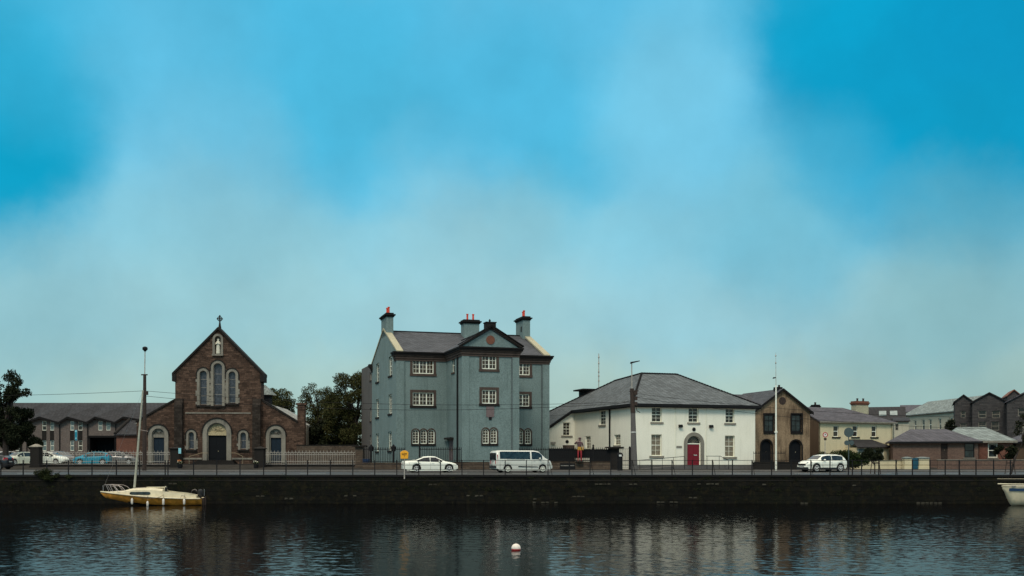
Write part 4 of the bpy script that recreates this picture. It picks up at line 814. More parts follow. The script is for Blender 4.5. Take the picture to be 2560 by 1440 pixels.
for o in yu: window(yh, FF(0), o, cols=1, rows=(1, 1), fw=.08, sill=(.16, .2, 'stone_dark'), inset=.12)
cxx = Yf.front(2136, 1010, 4)[0]; cx1 = Yf.front(2167, 1010, 4)[0]; stack(yh, cxx, cx1, 3.7, 4.6, YR - 1.2, Yf.front(2150, 1003, 4)[1], 'stone_pale', cap='plaque_red', ov=.14, potpts=[(cxx + .5, 4.1), (cx1 - .45, 4.1)], ph=.35, pm='wood_dark')
stack(yh, Yf.front(2033, 1010, 5)[0], Yf.front(2044, 1010, 5)[0], 4.6, 5.4, YR - .4, YR + .35, 'stone_dark', ov=.12, potpts=[(Yf.front(2038, 1010, 5)[0], 5)], ph=.3, pm='wood_dark')
tubeo('downpipe', [(YW - .15, -.1, YE - .1), (YW - .15, -.1, .3)], .07, 'stone_pale', yh)
pa, pb = Yf.front(2142, 1110, -2.2)[0], Yf.front(2222, 1110, -2.2)[0]; pz0, pz1 = Yf.front(2190, 1117, -2.2)[1], Yf.front(2190, 1099, 0)[1]
m_ = MB(); slab(m_, [(pa - .2, -2.5, pz0), (pb + .3, -2.5, pz0), (pb - .6, 0, pz1), (pa + .6, 0, pz1)], .12); po = m_.build('porch_roof', 'slate_dark', yh)
m_ = MB(); m_.box(pa, pb, -2.2, -2.0, .1, 1.1); m_.box(pb - .7, pb, -2.2, 0, 1.1, pz0 - .1); m_.box(pa, pa + .15, -2.2, 0, 1.1, pz0 - .1); m_.build('porch_wall', 'yellow_plaster', yh)
window(yh, FF(-2.2), (pa + .2, pb - .7, 1.1, pz0 - .12), cols=1, rows=(1, 1), mull=(.25, .5, .75), fw=.06, inset=.05, glass='glass_pale', name='porch_window')
# ------------------------------------------------------------------ bungalows
def bungalow(label, px0, px1, d, deg, eave_y, ridge_y, rp0, rp1, depth, wall, roofm, ops, ridge_d=None, gut='iron_black', left=None):
    f = Frame(X(px0, d), d, deg); r_ = thing('bungalow', label, 'bungalow', (f.o.x, f.o.y, 0), f.a); w_ = f.front(px1, eave_y)[0]; ez = f.front(px0, eave_y)[1]; hd = depth / 2; rz = f.front((rp0 + rp1) / 2, ridge_y, hd)[1]
    a = f.front(rp0, ridge_y, hd)[0]; b = f.front(rp1, ridge_y, hd)[0]; o_ = [(f.fr(*q[:4]), q[4]) for q in ops]; wl = MB(); facade(wl, FF(0), 0, w_, 0, ez, [q[0] for q in o_]); facade(wl, FL(0), 0, depth, 0, ez); facade(wl, FR(w_), 0, depth, 0, ez); wl.build('wall', wall, r_)
    m_ = MB(); e = .4; x0_ = -e if left is None else left
    slab(m_, [(x0_, -e, ez), (w_ + e, -e, ez), (b, hd, rz), (a, hd, rz)], .12); slab(m_, [(w_ + e, -e, ez), (w_ + e, depth + e, ez), (b, hd, rz)], .12); slab(m_, [(x0_, depth + e, ez), (x0_, -e, ez), (a, hd, rz)], .12); slab(m_, [(a, hd, rz), (b, hd, rz), (w_ + e, depth + e, ez), (x0_, depth + e, ez)], .12); m_.build('roof', roofm, r_)
    m_ = MB(); m_.fbox(FF(-e), x0_, w_ + e, ez - .22, ez - .0, -.05, .04); m_.build('gutter', gut, r_)
    for o, kind in o_:
        if kind == 'door': panel_door(r_, FF(0), o, 'wood_dark', inset=.15)
        else: window(r_, FF(0), o, frame='window_white' if kind == 'white' else 'iron_black', cols=1, rows=(1, 1), fw=.09, inset=.1, sill=(.12, .1, 'stone_grey'), glass='glass_car')
    return r_, f
bungalow('brown-brick bungalow with purple slate roof beside the yellow house', 2233, 2446, 113, -17, 1104, 1073, 2275, 2365, 8, 'brick_brown', 'slate_purple', [(2352, 2369, 1109, 1150, 'door'), (2411, 2436, 1108, 1144, 'dark')])
r_, f_ = bungalow('red-brick bungalow with pale slate hipped roof and white-framed window', 2447, 2532, 112.5, -17, 1102, 1067.5, 2392, 2462, 9, 'brick_red', 'slate_pale', [(2470, 2494, 1108, 1144, 'white')], gut='stone_grey', left=-3.4)
bungalow('dark-walled bungalow under a purple roof at the right edge', 2540, 2660, 114, -17, 1104, 1072, 2590, 2640, 8, 'pebbledash_brown', 'slate_purple', [(2568, 2590, 1112, 1140, 'white')])
# ------------------------------------------------------------------ far houses up the street
f = Frame(65, 172, -86); ct_ = thing('terrace_house', 'cream two-storey terrace with pale slate roof up the side street', 'house', (65, 172, 0), f.a)
ln = 17.5; ez = 8.3; rz_ = 10.6; o4 = []
for px0, px1 in ((2285, 2291), (2304, 2312), (2322, 2329), (2346, 2353), (2374, 2382)):
    a, b, c, d = f.fr(px0, px1, 1040, 1056); o4.append((a, b, 5.6, 7.4)); 
o4 = [q for q in o4 if q[0] > .3 and q[1] < ln - .3]
wl = MB(); facade(wl, FF(0), 0, ln, 0, ez, o4); wl.poly([(ln, 0, 0), (ln, 8, 0), (ln, 8, ez), (ln, 4, rz_), (ln, 0, ez)]); wl.poly([(0, 0, 0), (0, 8, 0), (0, 8, ez), (0, 4, rz_), (0, 0, ez)]); wl.build('wall', 'cream_plaster', ct_)
m_ = MB(); slab(m_, [(-.2, -.4, ez), (ln + .2, -.4, ez), (ln + .2, 4, rz_), (-.2, 4, rz_)], .14); slab(m_, [(-.2, 4, rz_), (ln + .2, 4, rz_), (ln + .2, 8.4, ez), (-.2, 8.4, ez)], .14); m_.build('roof', 'slate_pale', ct_)
for o in o4: window(ct_, FF(0), o, cols=1, rows=(1, 1), fw=.1, inset=.1)
def gabled(label, px0, px1, d, eave_y, peak_y, wall, roofm, ops=(), depth=9, cat='house', name='gabled_house', ridge_along=False, base=0, group=None, skyl=(), deg=0):
    f = Frame(X(px0, d), d, deg); r_ = thing(name, label, cat, (f.o.x, d, 0), f.a, group); w_ = f.front(px1, 1000)[0]; ez = Z(eave_y, d); pz = Z(peak_y, d)
    o_ = [f.fr(*q[:4]) for q in ops]; wl = MB()
    if ridge_along:
        pz = Z(peak_y, d + depth / 2); facade(wl, FF(0), 0, w_, base, ez, o_)
        for x_ in (0, w_): wl.poly([(x_, 0, 0), (x_, depth, 0), (x_, depth, ez), (x_, depth / 2, pz), (x_, 0, ez)])
    else:
        k = (pz - ez) / (w_ / 2); facade(wl, FF(0), 0, w_, base, pz + .1, o_, planes=[(-k, 1, ez), (k, 1, ez + k * w_)])
        for x_ in (0, w_): wl.poly([(x_, 0, 0), (x_, depth, 0), (x_, depth, ez), (x_, 0, ez)])
    wl.build('wall', wall, r_); m_ = MB()
    if ridge_along: slab(m_, [(-.2, -.3, ez), (w_ + .2, -.3, ez), (w_ + .2, depth / 2, pz), (-.2, depth / 2, pz)], .14); slab(m_, [(-.2, depth / 2, pz), (w_ + .2, depth / 2, pz), (w_ + .2, depth + .3, ez), (-.2, depth + .3, ez)], .14)
    else: slab(m_, [(-.2, -.25, ez - .1), (w_ / 2, -.25, pz + .1), (w_ / 2, depth, pz + .1), (-.2, depth, ez - .1)], .16); slab(m_, [(w_ / 2, -.25, pz + .1), (w_ + .2, -.25, ez - .1), (w_ + .2, depth, ez - .1), (w_ / 2, depth, pz + .1)], .16)
    ro = m_.build('roof', roofm, r_)
    for o in o_: window(r_, FF(0), o, frame='stone_grey', cols=1, rows=(1, 1), mull=(.5,) if o[1] - o[0] > 1 else (), fw=.08, inset=.12, glass='glass_dark')
    for q in skyl:
        t0, t1 = q; s_ = MB(); y0, y1 = depth * .12, depth * .3; zz = lambda y_: ez + (pz - ez) * (y_ + .3) / (depth / 2 + .3) + .05
        s_.hexa([(t0, y0, zz(y0)), (t1, y0, zz(y0)), (t1, y1, zz(y1)), (t0, y1, zz(y1)), (t0, y0, zz(y0) + .06), (t1, y0, zz(y0) + .06), (t1, y1, zz(y1) + .06), (t0, y1, zz(y1) + .06)]); s_.build('skylight', 'glass_pale', ro)
    return r_
gabled('dark mansard-roofed house with two skylights behind the yellow house', 2172, 2262, 150, 1050, 1018, 'grey_block', 'slate_dark', [(2232, 2240, 1055, 1066)], 8, ridge_along=True, name='far_house', skyl=((1.4, 2.4), (2.9, 3.9)), deg=-19)
gabled('long purple-roofed row on the skyline behind the terrace', 2255, 2400, 205, 1030, 1013, 'cream_plaster', 'slate_purple', [], 12, ridge_along=True, name='far_house', deg=-19)
gabled('red-roofed house showing its ridge over the cream terrace', 2338, 2362, 215, 1016, 1004, 'cream_plaster', 'plaque_red', [], 8, name='far_house', deg=-19)
gabled('red-roofed house peeping over the grey apartments', 2519, 2552, 175, 988, 975, 'grey_block', 'plaque_red', [], 8, name='far_house', deg=-19)
gabled('pale grey low house with dark window left of the terrace', 2236, 2272, 142, 1052, 1044, 'cream_plaster', 'slate_dark', [(2238, 2246, 1060, 1076)], 8, ridge_along=True, name='far_house', deg=-19)
ap = 'grey stone-faced apartment gables'
gabled('narrow grey stone apartment block with small gable, left of three', 2387, 2431, 143, 1003, 988, 'grey_block', 'slate_dark', [(2402, 2414, 1028, 1044), (2400, 2416, 1058, 1072)], 9, 'apartment', 'apartment_block', group=ap, deg=-22)
gabled('wide grey stone apartment gable, middle of three', 2431, 2516, 140, 1003, 983, 'grey_block', 'slate_dark', [(2446, 2466, 1027, 1045), (2480, 2500, 1027, 1045), (2446, 2466, 1054, 1074), (2478, 2498, 1054, 1076)], 9, 'apartment', 'apartment_block', group=ap, deg=-22)
gabled('grey stone apartment gable cut by the right edge', 2518, 2640, 136, 1002, 974, 'grey_block', 'slate_purple', [(2545, 2565, 1020, 1040), (2545, 2572, 1054, 1082)], 9, 'apartment', 'apartment_block', group=ap, deg=-22)

# ------------------------------------------------------------------ walls, fences, gates along the street
def simple_wall(label, px0, px1, d, y_top, mat, th=.35, cap=None, base=-.2, deg=0, h0=None):
    r_ = thing('boundary_wall', label, 'wall', (X(px0, d), d, 0), R(deg)); w_ = X(px1, d) - X(px0, d); zt = Z(y_top, d); m_ = MB(); m_.box(0, w_, 0, th, base, zt); m_.build('masonry', mat, r_)
    m_ = MB(); m_.box(-.04, w_ + .04, -.05, th + .05, zt + .002, zt + .09); m_.build('coping', cap or 'stone_dark', r_); return r_
def pier(label, px0, px1, d, y_top, mat, capm='stone_dark', ov=.12, pyr=.0, name='gate_pier'):
    w_ = X(px1, d) - X(px0, d); r_ = thing(name, label, 'gate pier', (X(px0, d) + w_ / 2, d, 0)); zt = Z(y_top, d); m_ = MB(); m_.box(-w_ / 2, w_ / 2, 0, w_, -.2, zt - .25); m_.box(-w_ / 2 - .06, w_ / 2 + .06, -.06, w_ + .06, -.2, .45); m_.build('shaft', mat, r_)
    m_ = MB(); e = w_ / 2 + ov; m_.box(-e, e, -ov, w_ + ov, zt - .248, zt - .1 - pyr * .3)
    if pyr: z0 = zt - .1 - pyr * .3; m_.hexa([(-e, -ov, z0), (e, -ov, z0), (e, w_ + ov, z0), (-e, w_ + ov, z0), (-.1, w_ / 2 - .1, z0 + pyr), (.1, w_ / 2 - .1, z0 + pyr), (.1, w_ / 2 + .1, z0 + pyr), (-.1, w_ / 2 + .1, z0 + pyr)])
    m_.build('cap', capm, r_); return r_
def bar_fence(label, px0, px1, d, y_top, y_bot, mat, step=.19, bw=.02, head=None, plinth=None, posts=(), rings=False, base=-.1, name='railing_fence', lowrail=True, plm='stone_dark', deg=0):
    r_ = thing(name, label, 'fence', (X(px0, d), d, 0), R(deg)); w_ = X(px1, d) - X(px0, d); zt, zb = Z(y_top, d), Z(y_bot, d); m_ = MB(); n = int(w_ / step)
    for k in range(n + 1):
        x_ = k * w_ / n; hh = zt if (not rings or k % 2 == 0) else zt - .28; m_.box(x_ - bw, x_ + bw, -bw, bw, zb, hh - .12)
        if hh == zt: m_.hexa([(x_ - bw * 2.2, -bw, zt - .2), (x_ + bw * 2.2, -bw, zt - .2), (x_ + bw * 2.2, bw, zt - .2), (x_ - bw * 2.2, bw, zt - .2), (x_ - .004, -.004, zt + .03), (x_ + .004, -.004, zt + .03), (x_ + .004, .004, zt + .03), (x_ - .004, .004, zt + .03)])
        else: m_.lathe([(.05, -.02), (.05, .02)], (x_, 0, zt - .36), 8, 'y')
    m_.build('bars', mat, r_)
    for z_ in ([zt - .22] + ([zt - .46] if rings else []) + ([zb + .12] if lowrail else []) + ([zb + .42] if rings else [])): q_ = MB(); q_.box(0, w_, -.02, .02, z_ - .025, z_ + .025); q_.build('rail', mat, r_)
    for px in posts: x_ = X(px, d) - X(px0, d); q_ = MB(); q_.box(x_ - .07, x_ + .07, -.07, .07, base, zt + .12); q_.lathe([(.09, 0), (.1, .06), (.02, .16)], (x_, 0, zt + .12), 8); q_.build('post', mat, r_)
    if plinth: q_ = MB(); q_.box(0, w_, -.2, .2, base, zb - .02); q_.box(-.02, w_ + .02, -.24, .24, zb - .018, zb + .03); q_.build('plinth', plm, r_)
    return r_
FD = 114
bar_fence('long pale spear-topped railings in front of the blue hatchback and school', 99, 425, FD, 1126, 1163, 'iron_grey', .19, .010, plinth=True, rings=True)
bar_fence('pale spear-topped railings between the church gate and stone pier', 660, 888, FD, 1126, 1163, 'iron_grey', .19, .016, plinth=True, rings=True)
pier('dark square stone gate pier with pyramid cap left of the railings', 75, 97, 112, 1112, 'stone_dark', 'stone_grey', ov=.1, pyr=.28)
pier('dark church gate pier bearing a blue notice', 425, 448, 112, 1117, 'stone_dark', pyr=.1)
pier('dark church gate pier beside the right-hand railings', 636, 659, 112, 1117, 'stone_dark', pyr=.2)
pier('rubble stone pier with flat cap between church railings and black railings', 888, 908, 112, 1111, 'rubble', ov=.3)
m_ = MB(); w_ = X(449.5, 111) - X(443, 111); m_.box(0, w_, 0, .05, Z(1134, 111), Z(1120, 111)); o = m_.build('notice_board', 'sign_paper', loc=(X(443, 111), 111.4, 0)); tag(o, 'small pale blue notice on the left church gate pier', 'notice')
bar_fence('black spiked railings left of the yellow lifebuoy box', 908, 1012, 104.5, 1118, 1157, 'iron_black', .17, .02, plinth=True, posts=(928, 984), plm='rubble')
bar_fence('black spiked railings behind the white saloon car', 1048, 1153, 104, 1118, 1158, 'iron_black', .17, .02, plinth=True, posts=(1049,), plm='rubble')
bar_fence('black spiked railings behind the white minibus', 1298, 1372, 104.5, 1119, 1157, 'iron_black', .17, .02, plinth=True, plm='rubble')
hf = bar_fence('black backed railings on a brown wall before the white house yard', 1373, 1526, 103, 1118, 1155, 'iron_black', .2, .02, plinth=True, posts=(1483,), plm='rubble')
m_ = MB(); w_ = X(1526, 103) - X(1373, 103); m_.box(0, w_ * .42, .05, .1, Z(1155, 103), Z(1121, 103)); m_.box(w_ * .66, w_, .05, .1, Z(1155, 103), Z(1124, 103)); m_.box(w_ * .42, w_ * .66, .05, .1, Z(1145, 103), Z(1123, 103)); m_.build('backing_sheet', 'iron_black', hf)
a = X(1400, 102.7) - X(1373, 103); sg = thing('wall_sign', 'dark sign with two pale words on the brown wall beside the minibus', 'sign', (X(1400, 102.7), 102.74, 0))
m_ = MB(); m_.box(0, 1.5, 0, .04, Z(1173, 102.7), Z(1158, 102.7)); m_.build('board', 'iron_black', sg); m_ = MB()
for k in range(9): m_.box(.08 + k * .095, .08 + k * .095 + .06, -.006, 0, Z(1165, 102.7), Z(1162, 102.7))
for k in range(4): m_.box(1.03 + k * .1, 1.03 + k * .1 + .06, -.006, 0, Z(1165, 102.7), Z(1162, 102.7))
m_.build('lettering', 'iron_grey', sg)
pier('dark stone pier with wide cap beside the white house gate', 1526, 1548, 103, 1114.5, 'stone_dark', ov=.42, name='gate_pier')
gt_ = thing('metal_gate', 'open-barred metal gate between dark pier and post at the white house', 'gate', (X(1549, 103), 103.4, 0)); m_ = MB(); gw = X(1573, 103) - X(1549, 103)
for k in range(7): m_.box(k * gw / 6 - .015, k * gw / 6 + .015, -.015, .015, .25, Z(1122, 103))
for z_ in (.3, 1.0, Z(1122, 103)): m_.box(0, gw, -.018, .018, z_ - .03, z_ + .03)
m_.build('bars', 'iron_grey', gt_); m_ = MB(); m_.box(gw, gw + .2, -.1, .1, 0, Z(1118, 103)); m_.lathe([(.12, 0), (.02, .1)], (gw + .1, 0, Z(1118, 103)), 8); m_.build('gate_post', 'iron_black', gt_)
m_ = MB(); m_.lathe([(.25, 0), (.27, .05), (.25, .1), (.25, 1.35), (.29, 1.38), (.29, 1.5), (.2, 1.66), (.05, 1.72)], sides=14); lb = m_.build('litter_bin', 'iron_black', smooth=False, loc=(X(1550, 98.5), 98.5, .115)); tag(lb, 'tall round black litter bin at the foot of the dark pier', 'litter bin')
m_ = MB(); m_.box(-.12, .12, -.3, -.26, 1.42 - .1, 1.5); m_.build('opening', 'sign_white', lb)
# yard items behind railings
simple_wall('brown garden wall behind the church railings', 742, 890, 121, 1114, 'rubble', .5)
simple_wall('yellow garden wall before the yellow house', 2128, 2272, 109, 1152, 'yellow_plaster', .25, 'stone_pale', deg=0)
simple_wall('low pinkish brick garden wall before the bungalows', 2345, 2620, 107, 1151, 'brick_brown', .25, 'stone_grey')
simple_wall('dark low wall left of the parked crossover', 1888, 1998, 104, 1157, 'iron_black' if 0 else 'stone_dark', .3)
pier('cream garden pier with pale cap left of the teal door', 2262, 2280, 108, 1141, 'yellow_plaster', 'slate_pale', ov=.06, pyr=.1); pier('cream garden pier with pale cap right of the teal door', 2298, 2323, 108, 1141, 'yellow_plaster', 'slate_pale', ov=.06, pyr=.1)
m_ = MB(); w_ = X(2298, 108) - X(2280, 108); m_.box(0, w_, 0, .05, .12, Z(1145, 108))
for k in range(5): m_.box(k * w_ / 5 + .01, (k + 1) * w_ / 5 - .01, -.02, 0, .15, Z(1146, 108))
tag(m_.build('garden_door', 'door_teal', loc=(X(2280, 108), 108.2, 0)), 'teal boarded garden door between two cream piers', 'door')
bar_fence('thin black yard railings before the tan gable house', 1884, 1962, 108, 1128, 1157, 'iron_black', .16, .014, plinth=True)
bp = thing('bus_stop_banner', 'tall teal banner sign on a thin pole before the school', 'sign', (X(187, 112.5), 112.5, 0)); m_ = MB(); m_.tube([(0, 0, 0), (0, 0, Z(1075, 112.5))], .03, 6); m_.build('pole', 'iron_black', bp); m_ = MB(); m_.box(.0, .26, -.02, .02, Z(1101, 112.5), Z(1075, 112.5)); m_.build('banner', 'sign_blue', bp); m_ = MB(); m_.box(.02, .24, -.024, -.021, Z(1080, 112.5), Z(1076, 112.5)); m_.box(.06, .2, -.024, -.021, Z(1097, 112.5), Z(1094, 112.5)); m_.build('banner_patch', 'sign_paper', bp)
for px, lb_ in ((447, 'white and orange flowers in a dark tub at the left church gate pier'), (638, 'pale flowers in a dark tub at the right church gate pier')):
    r_ = thing('flower_tub', lb_, 'flower pot', (X(px, 110), 110.4, .15)); m_ = MB(); m_.lathe([(.22, 0), (.28, .45), (.31, .5)], sides=12); m_.build('tub', 'iron_black', r_)
    leaves('greenery', [(0, 0, .62, .3, .3, .18)], 160, .06, 'leaf_green', r_); leaves('petals', [(0, 0, .7, .26, .26, .14)], 60, .06, 'petal_white' , r_, seed=4)
    if px < 500: leaves('petals', [(-.05, -.1, .85, .2, .2, .14)], 40, .06, 'petal_orange', r_, seed=5)
# lantern posts and blue bin behind the black railings
for px, lb_ in ((928, 'small black lantern post in the yard by the blue bin'), (984, 'black lantern post in the yard behind the yellow box')):
    r_ = thing('lantern_post', lb_, 'lantern', (X(px, 105.5), 105.5, 0)); m_ = MB(); m_.tube([(0, 0, 0), (0, 0, 1.95)], .06, 8); m_.build('post', 'iron_black', r_); m_ = MB(); m_.lathe([(.1, 1.95), (.2, 2.0), (.24, 2.35), (.3, 2.38), (.12, 2.55), (.03, 2.68)], sides=8); m_.build('lantern', 'iron_black', r_)
m_ = MB(); m_.hexa([(-.28, -.3, 0), (.28, -.3, 0), (.28, .3, 0), (-.28, .3, 0), (-.33, -.36, 1.0), (.33, -.36, 1.0), (.33, .36, 1.0), (-.33, .36, 1.0)]); wb = m_.build('wheelie_bin', 'bin_blue', loc=(X(915, 106), 106.2, .12)); tag(wb, 'blue wheelie bin behind the black railings by the pier', 'bin'); m_ = MB(); m_.box(-.34, .34, -.38, .38, 1.0, 1.08); m_.build('lid', 'bin_blue', wb)

# ------------------------------------------------------------------ poles, wires, signs
def bez(a, b, sag, n=24): return [tuple(Vector(a).lerp(Vector(b), k / n) - Vector((0, 0, sag * 4 * (k / n) * (1 - k / n)))) for k in range(n + 1)]
P1 = (X(361, 99), 99); P2 = (X(1582, 98.5), 98.5)
pp = thing('street_lamp', 'dark wooden pole with thin lantern mast before the church', 'street lamp', (P1[0], P1[1], .1)); m_ = MB(); hz = Z(938, 99); m_.tube([(0, 0, -.2), (.02, 0, hz * .5), (.03, 0, hz)], [.2, .17, .14], 10); m_.build('pole', 'wood_dark', pp)
m_ = MB(); m_.tube([(.03, 0, hz - .4), (.06, 0, Z(878, 99))], .045, 6); m_.build('mast', 'iron_grey', pp); m_ = MB(); m_.lathe([(.1, 0), (.16, .1), (.25, .16), (.25, .34), (.18, .42), (.05, .46)], (.06, 0, Z(881, 99)), 10); m_.build('lantern', 'iron_black', pp)
m_ = MB(); m_.box(.12, .34, -.12, .1, Z(990, 99), Z(981, 99)); m_.box(-.3, .3, -.04, .04, Z(941, 99), Z(938, 99)); m_.build('junction_box', 'wood_dark', pp)
pq = thing('street_lamp', 'grey concrete utility pole with angled lamp head before the white house', 'street lamp', (P2[0], P2[1], .1)); hz = Z(1035, 98.5); h2 = Z(974, 98.5)
m_ = MB(); m_.tube([(.14, 0, -.2), (.02, 0, hz)], [.33, .22], 10); m_.build('pole', 'concrete', pq); m_ = MB(); m_.tube([(.02, 0, hz), (-.08, 0, h2)], [.24, .2], 10); m_.tube([(-.35, -.05, h2 - .25), (.55, .1, h2 - .2)], .05, 6)
for z_ in (h2 - .6, h2 - 1.1, h2 - 1.6): m_.box(.1, .42, -.2, .1, z_, z_ + .32)
m_.tube([(.2, 0, hz + .9), (.4, 0, hz + .2), (.7, 0, hz + .05)], .04, 6); m_.build('timber_top', 'wood_dark', pq)
m_ = MB(); m_.tube([(-.08, 0, h2 - .3), (-.1, 0, Z(911, 98.5))], .05, 6); m_.build('mast', 'iron_grey', pq); m_ = MB(); zh = Z(911, 98.5); m_.hexa([(-.25, -.14, zh - .05), (.66, -.08, zh + .2), (.66, .08, zh + .2), (-.25, .14, zh - .05), (-.22, -.12, zh + .13), (.66, -.06, zh + .27), (.66, .06, zh + .27), (-.22, .12, zh + .13)]); m_.build('lamp_head', 'iron_black', pq)
m_ = MB(); m_.tube([(.07, 0, Z(1084, 98.5)), (.07, 0, Z(1082, 98.5))], .28, 10); m_.build('band', 'sign_white', pq)
wire = thing('overhead_wires', 'thin overhead wires strung between the street poles', 'wire', (0, 0, 0)); 
zA = Z(977, 99); zB = Z(1004, 98.5)
for a, b, s_ in (((X(-140, 99), 99, Z(990, 99)), (P1[0], 99, zA), .12), ((P1[0], 99, zA), (P2[0], 98.4, zB), .75), ((P1[0] + .1, 99, zA - .5), (P2[0], 98.5, Z(1006, 98.5)), 1.0), ((P2[0], 98.5, Z(983, 98.5)), (X(2700, 112), 112, Z(1040, 112)), .9), ((P2[0], 98.5, Z(992, 98.5)), (X(2800, 112), 112, Z(1065, 112)), 1.3), ((P2[0], 98.5, Z(1000, 98.5)), (X(1374, 118), 118, Z(1040, 118)), .2)):
    m_ = MB(); m_.tube(bez(a, b, s_), .017, 4); m_.build('wire', 'iron_black', wire)
wp = thing('lamp_post', 'slim white-painted post with tall thin aerial mast right of the white house', 'lamp post', (X(1940, 99), 99, .1)); h = Z(966, 99)
m_ = MB(); m_.tube([(0, 0, -.1), (0, 0, h)], [.095, .07], 8); m_.tube([(0, 0, 3.6), (0, 0, 3.75)], .15, 8); m_.build('post', 'paint_white', wp); m_ = MB(); m_.tube([(0, 0, h), (-.02, 0, Z(884, 99))], [.03, .015], 5)
for y_ in (892, 910): m_.lathe([(.03, -.09), (.08, 0), (.03, .09)], (-.02, 0, Z(y_, 99)), 6)
m_.build('mast', 'iron_grey', wp); m_ = MB(); z_ = Z(947, 99); m_.hexa([(-.3, -.08, z_ - .1), (-.02, -.05, z_ - .04), (-.02, .05, z_ - .04), (-.3, .08, z_ - .1), (-.28, -.06, z_ + .04), (-.02, -.04, z_ + .06), (-.02, .04, z_ + .06), (-.28, .06, z_ + .04)]); m_.build('lamp_head', 'iron_black', wp)
an = thing('antenna_mast', 'thin ringed radio mast behind the white house roof', 'antenna', (X(1497, 124), 124, 6)); m_ = MB(); m_.tube([(0, 0, 0), (0, 0, Z(884, 124) - 6)], .05, 5)
for y_ in (893, 908, 930, 940, 952): m_.lathe([(.05, -.15), (.1, 0), (.05, .15)], (0, 0, Z(y_, 124) - 6), 6)
m_.build('mast', 'iron_grey', an)
def disc(mb, x_, z_, r, y0, y1, n=20): mb.prism(FF(0), [(x_ + r * math.cos(2 * math.pi * k / n), z_ + r * math.sin(2 * math.pi * k / n)) for k in range(n)], y0, y1)
D_ = 100
ss = thing('road_sign', 'round red-rimmed road sign with a dark symbol and small brown plate below', 'road sign', (X(2063, D_), D_, .1)); m_ = MB(); m_.tube([(0, .05, 0), (0, .05, Z(1083, D_))], .035, 6); m_.build('post', 'iron_grey', ss)
zc_ = Z(1087, D_) - .1; m_ = MB(); disc(m_, 0, zc_, .25, -.02, .01); m_.build('disc', 'sign_red', ss); m_ = MB(); disc(m_, 0, zc_, .17, -.03, -.021); m_.build('face', 'sign_white', ss)
m_ = MB(); m_.box(-.07, .07, -.036, -.031, zc_ + .06, zc_ + .09); m_.box(-.055, .06, -.036, -.031, zc_ - .03, zc_ + .045); m_.box(-.03, .04, -.037, -.031, zc_ + .04, zc_ + .065); m_.build('symbol', 'plaque_red', ss)
m_ = MB(); m_.box(-.13, .13, -.02, .01, zc_ - .52, zc_ - .3); m_.build('plate', 'wood_dark', ss)
rs = thing('road_sign', 'back of a round sign over two smaller grey discs on one post', 'road sign', (X(2122, 99), 99, .1)); m_ = MB(); m_.tube([(0, .05, 0), (0, .05, Z(1075, 99))], .045, 6); m_.build('post', 'sign_grey', rs)
m_ = MB(); disc(m_, 0, Z(1081, 99) - .1, .46, -.02, .01); m_.build('upper_disc', 'sign_grey', rs); m_ = MB(); disc(m_, -.2, Z(1107, 99) - .1, .24, -.02, .01); disc(m_, .26, Z(1107, 99) - .1, .24, -.025, .005); m_.build('lower_discs', 'sign_grey', rs)
# yellow lifebuoy box on a white post at the quay edge
lf = thing('lifebuoy_box', 'yellow house-shaped lifebuoy box on a pale post at the quay edge', 'lifebuoy box', (X(1011, 79.6), 79.62, -.2)); zz = lambda y_: Z(y_, 79.6) + .2
m_ = MB(); w_ = .31; m_.prism(FF(0), [(-w_ * .92, zz(1147)), (w_ * .92, zz(1147)), (w_, zz(1131)), (w_ * .55, zz(1127.5)), (0, zz(1126)), (-w_ * .55, zz(1127.5)), (-w_, zz(1131))], -.1, .08); m_.build('housing', 'sign_yellow', lf, bevel=.02)
m_ = MB(); m_.tube([(0, -.02, -.1), (0, -.02, zz(1146))], .045, 8); m_.build('post', 'iron_grey', lf)
m_ = MB(); m_.box(-.2, -.03, -.106, -.1, zz(1136), zz(1134)); m_.box(.03, .2, -.106, -.1, zz(1135.6), zz(1133.6)); m_.box(-.14, .14, -.106, -.1, zz(1138), zz(1137.2)); m_.box(-.012, .012, -.108, -.1, zz(1143), zz(1132)); m_.build('lettering', 'iron_black', lf)

# ------------------------------------------------------------------ cars
def interp(tab, x_): return float(np.interp(x_, [q[0] for q in tab], [q[1] for q in tab]))
def wheel(par, x_, y_, r, side, spokes=5, w_=.2, rimm='alloy'):
    m_ = MB(); prof = [(r * .62, -w_ / 2), (r * .9, -w_ / 2), (r, -w_ * .35), (r, w_ * .35), (r * .9, w_ / 2), (r * .62, w_ / 2)]; m_.lathe(prof, (x_, y_, r), 24, 'y'); wh_ = m_.build('wheel', 'tyre', par, smooth=False)
    m_ = MB(); yo = y_ + side * w_ * .5; m_.lathe([(r * .66, -.012), (r * .66, .012)], (x_, yo, r), 20, 'y'); m_.build('hub_recess', 'rubber', wh_)
    m_ = MB(); yo = y_ + side * (w_ * .5 + .015)
    for k in range(20):
        t0, t1 = k * math.pi / 10, (k + 1) * math.pi / 10; P = lambda t_, rr: (x_ + rr * math.cos(t_), r + rr * math.sin(t_)); m_.prism(FF(yo), [P(t0, r * .57), P(t0, r * .67), P(t1, r * .67), P(t1, r * .57)], -.012, .012)
    for k in range(spokes):
        t_ = 2 * math.pi * k / spokes + .3; P = lambda a, rr: (x_ + rr * math.cos(a), r + rr * math.sin(a)); m_.prism(FF(yo), [P(t_ - .5, r * .14), P(t_ + .5, r * .14), P(t_ + .16, r * .6), P(t_ - .16, r * .6)], -.014, .01)
    m_.lathe([(r * .17, -.018), (r * .17, .012)], (x_, yo, r), 10, 'y'); m_.build('rim', rimm, wh_); return wh_
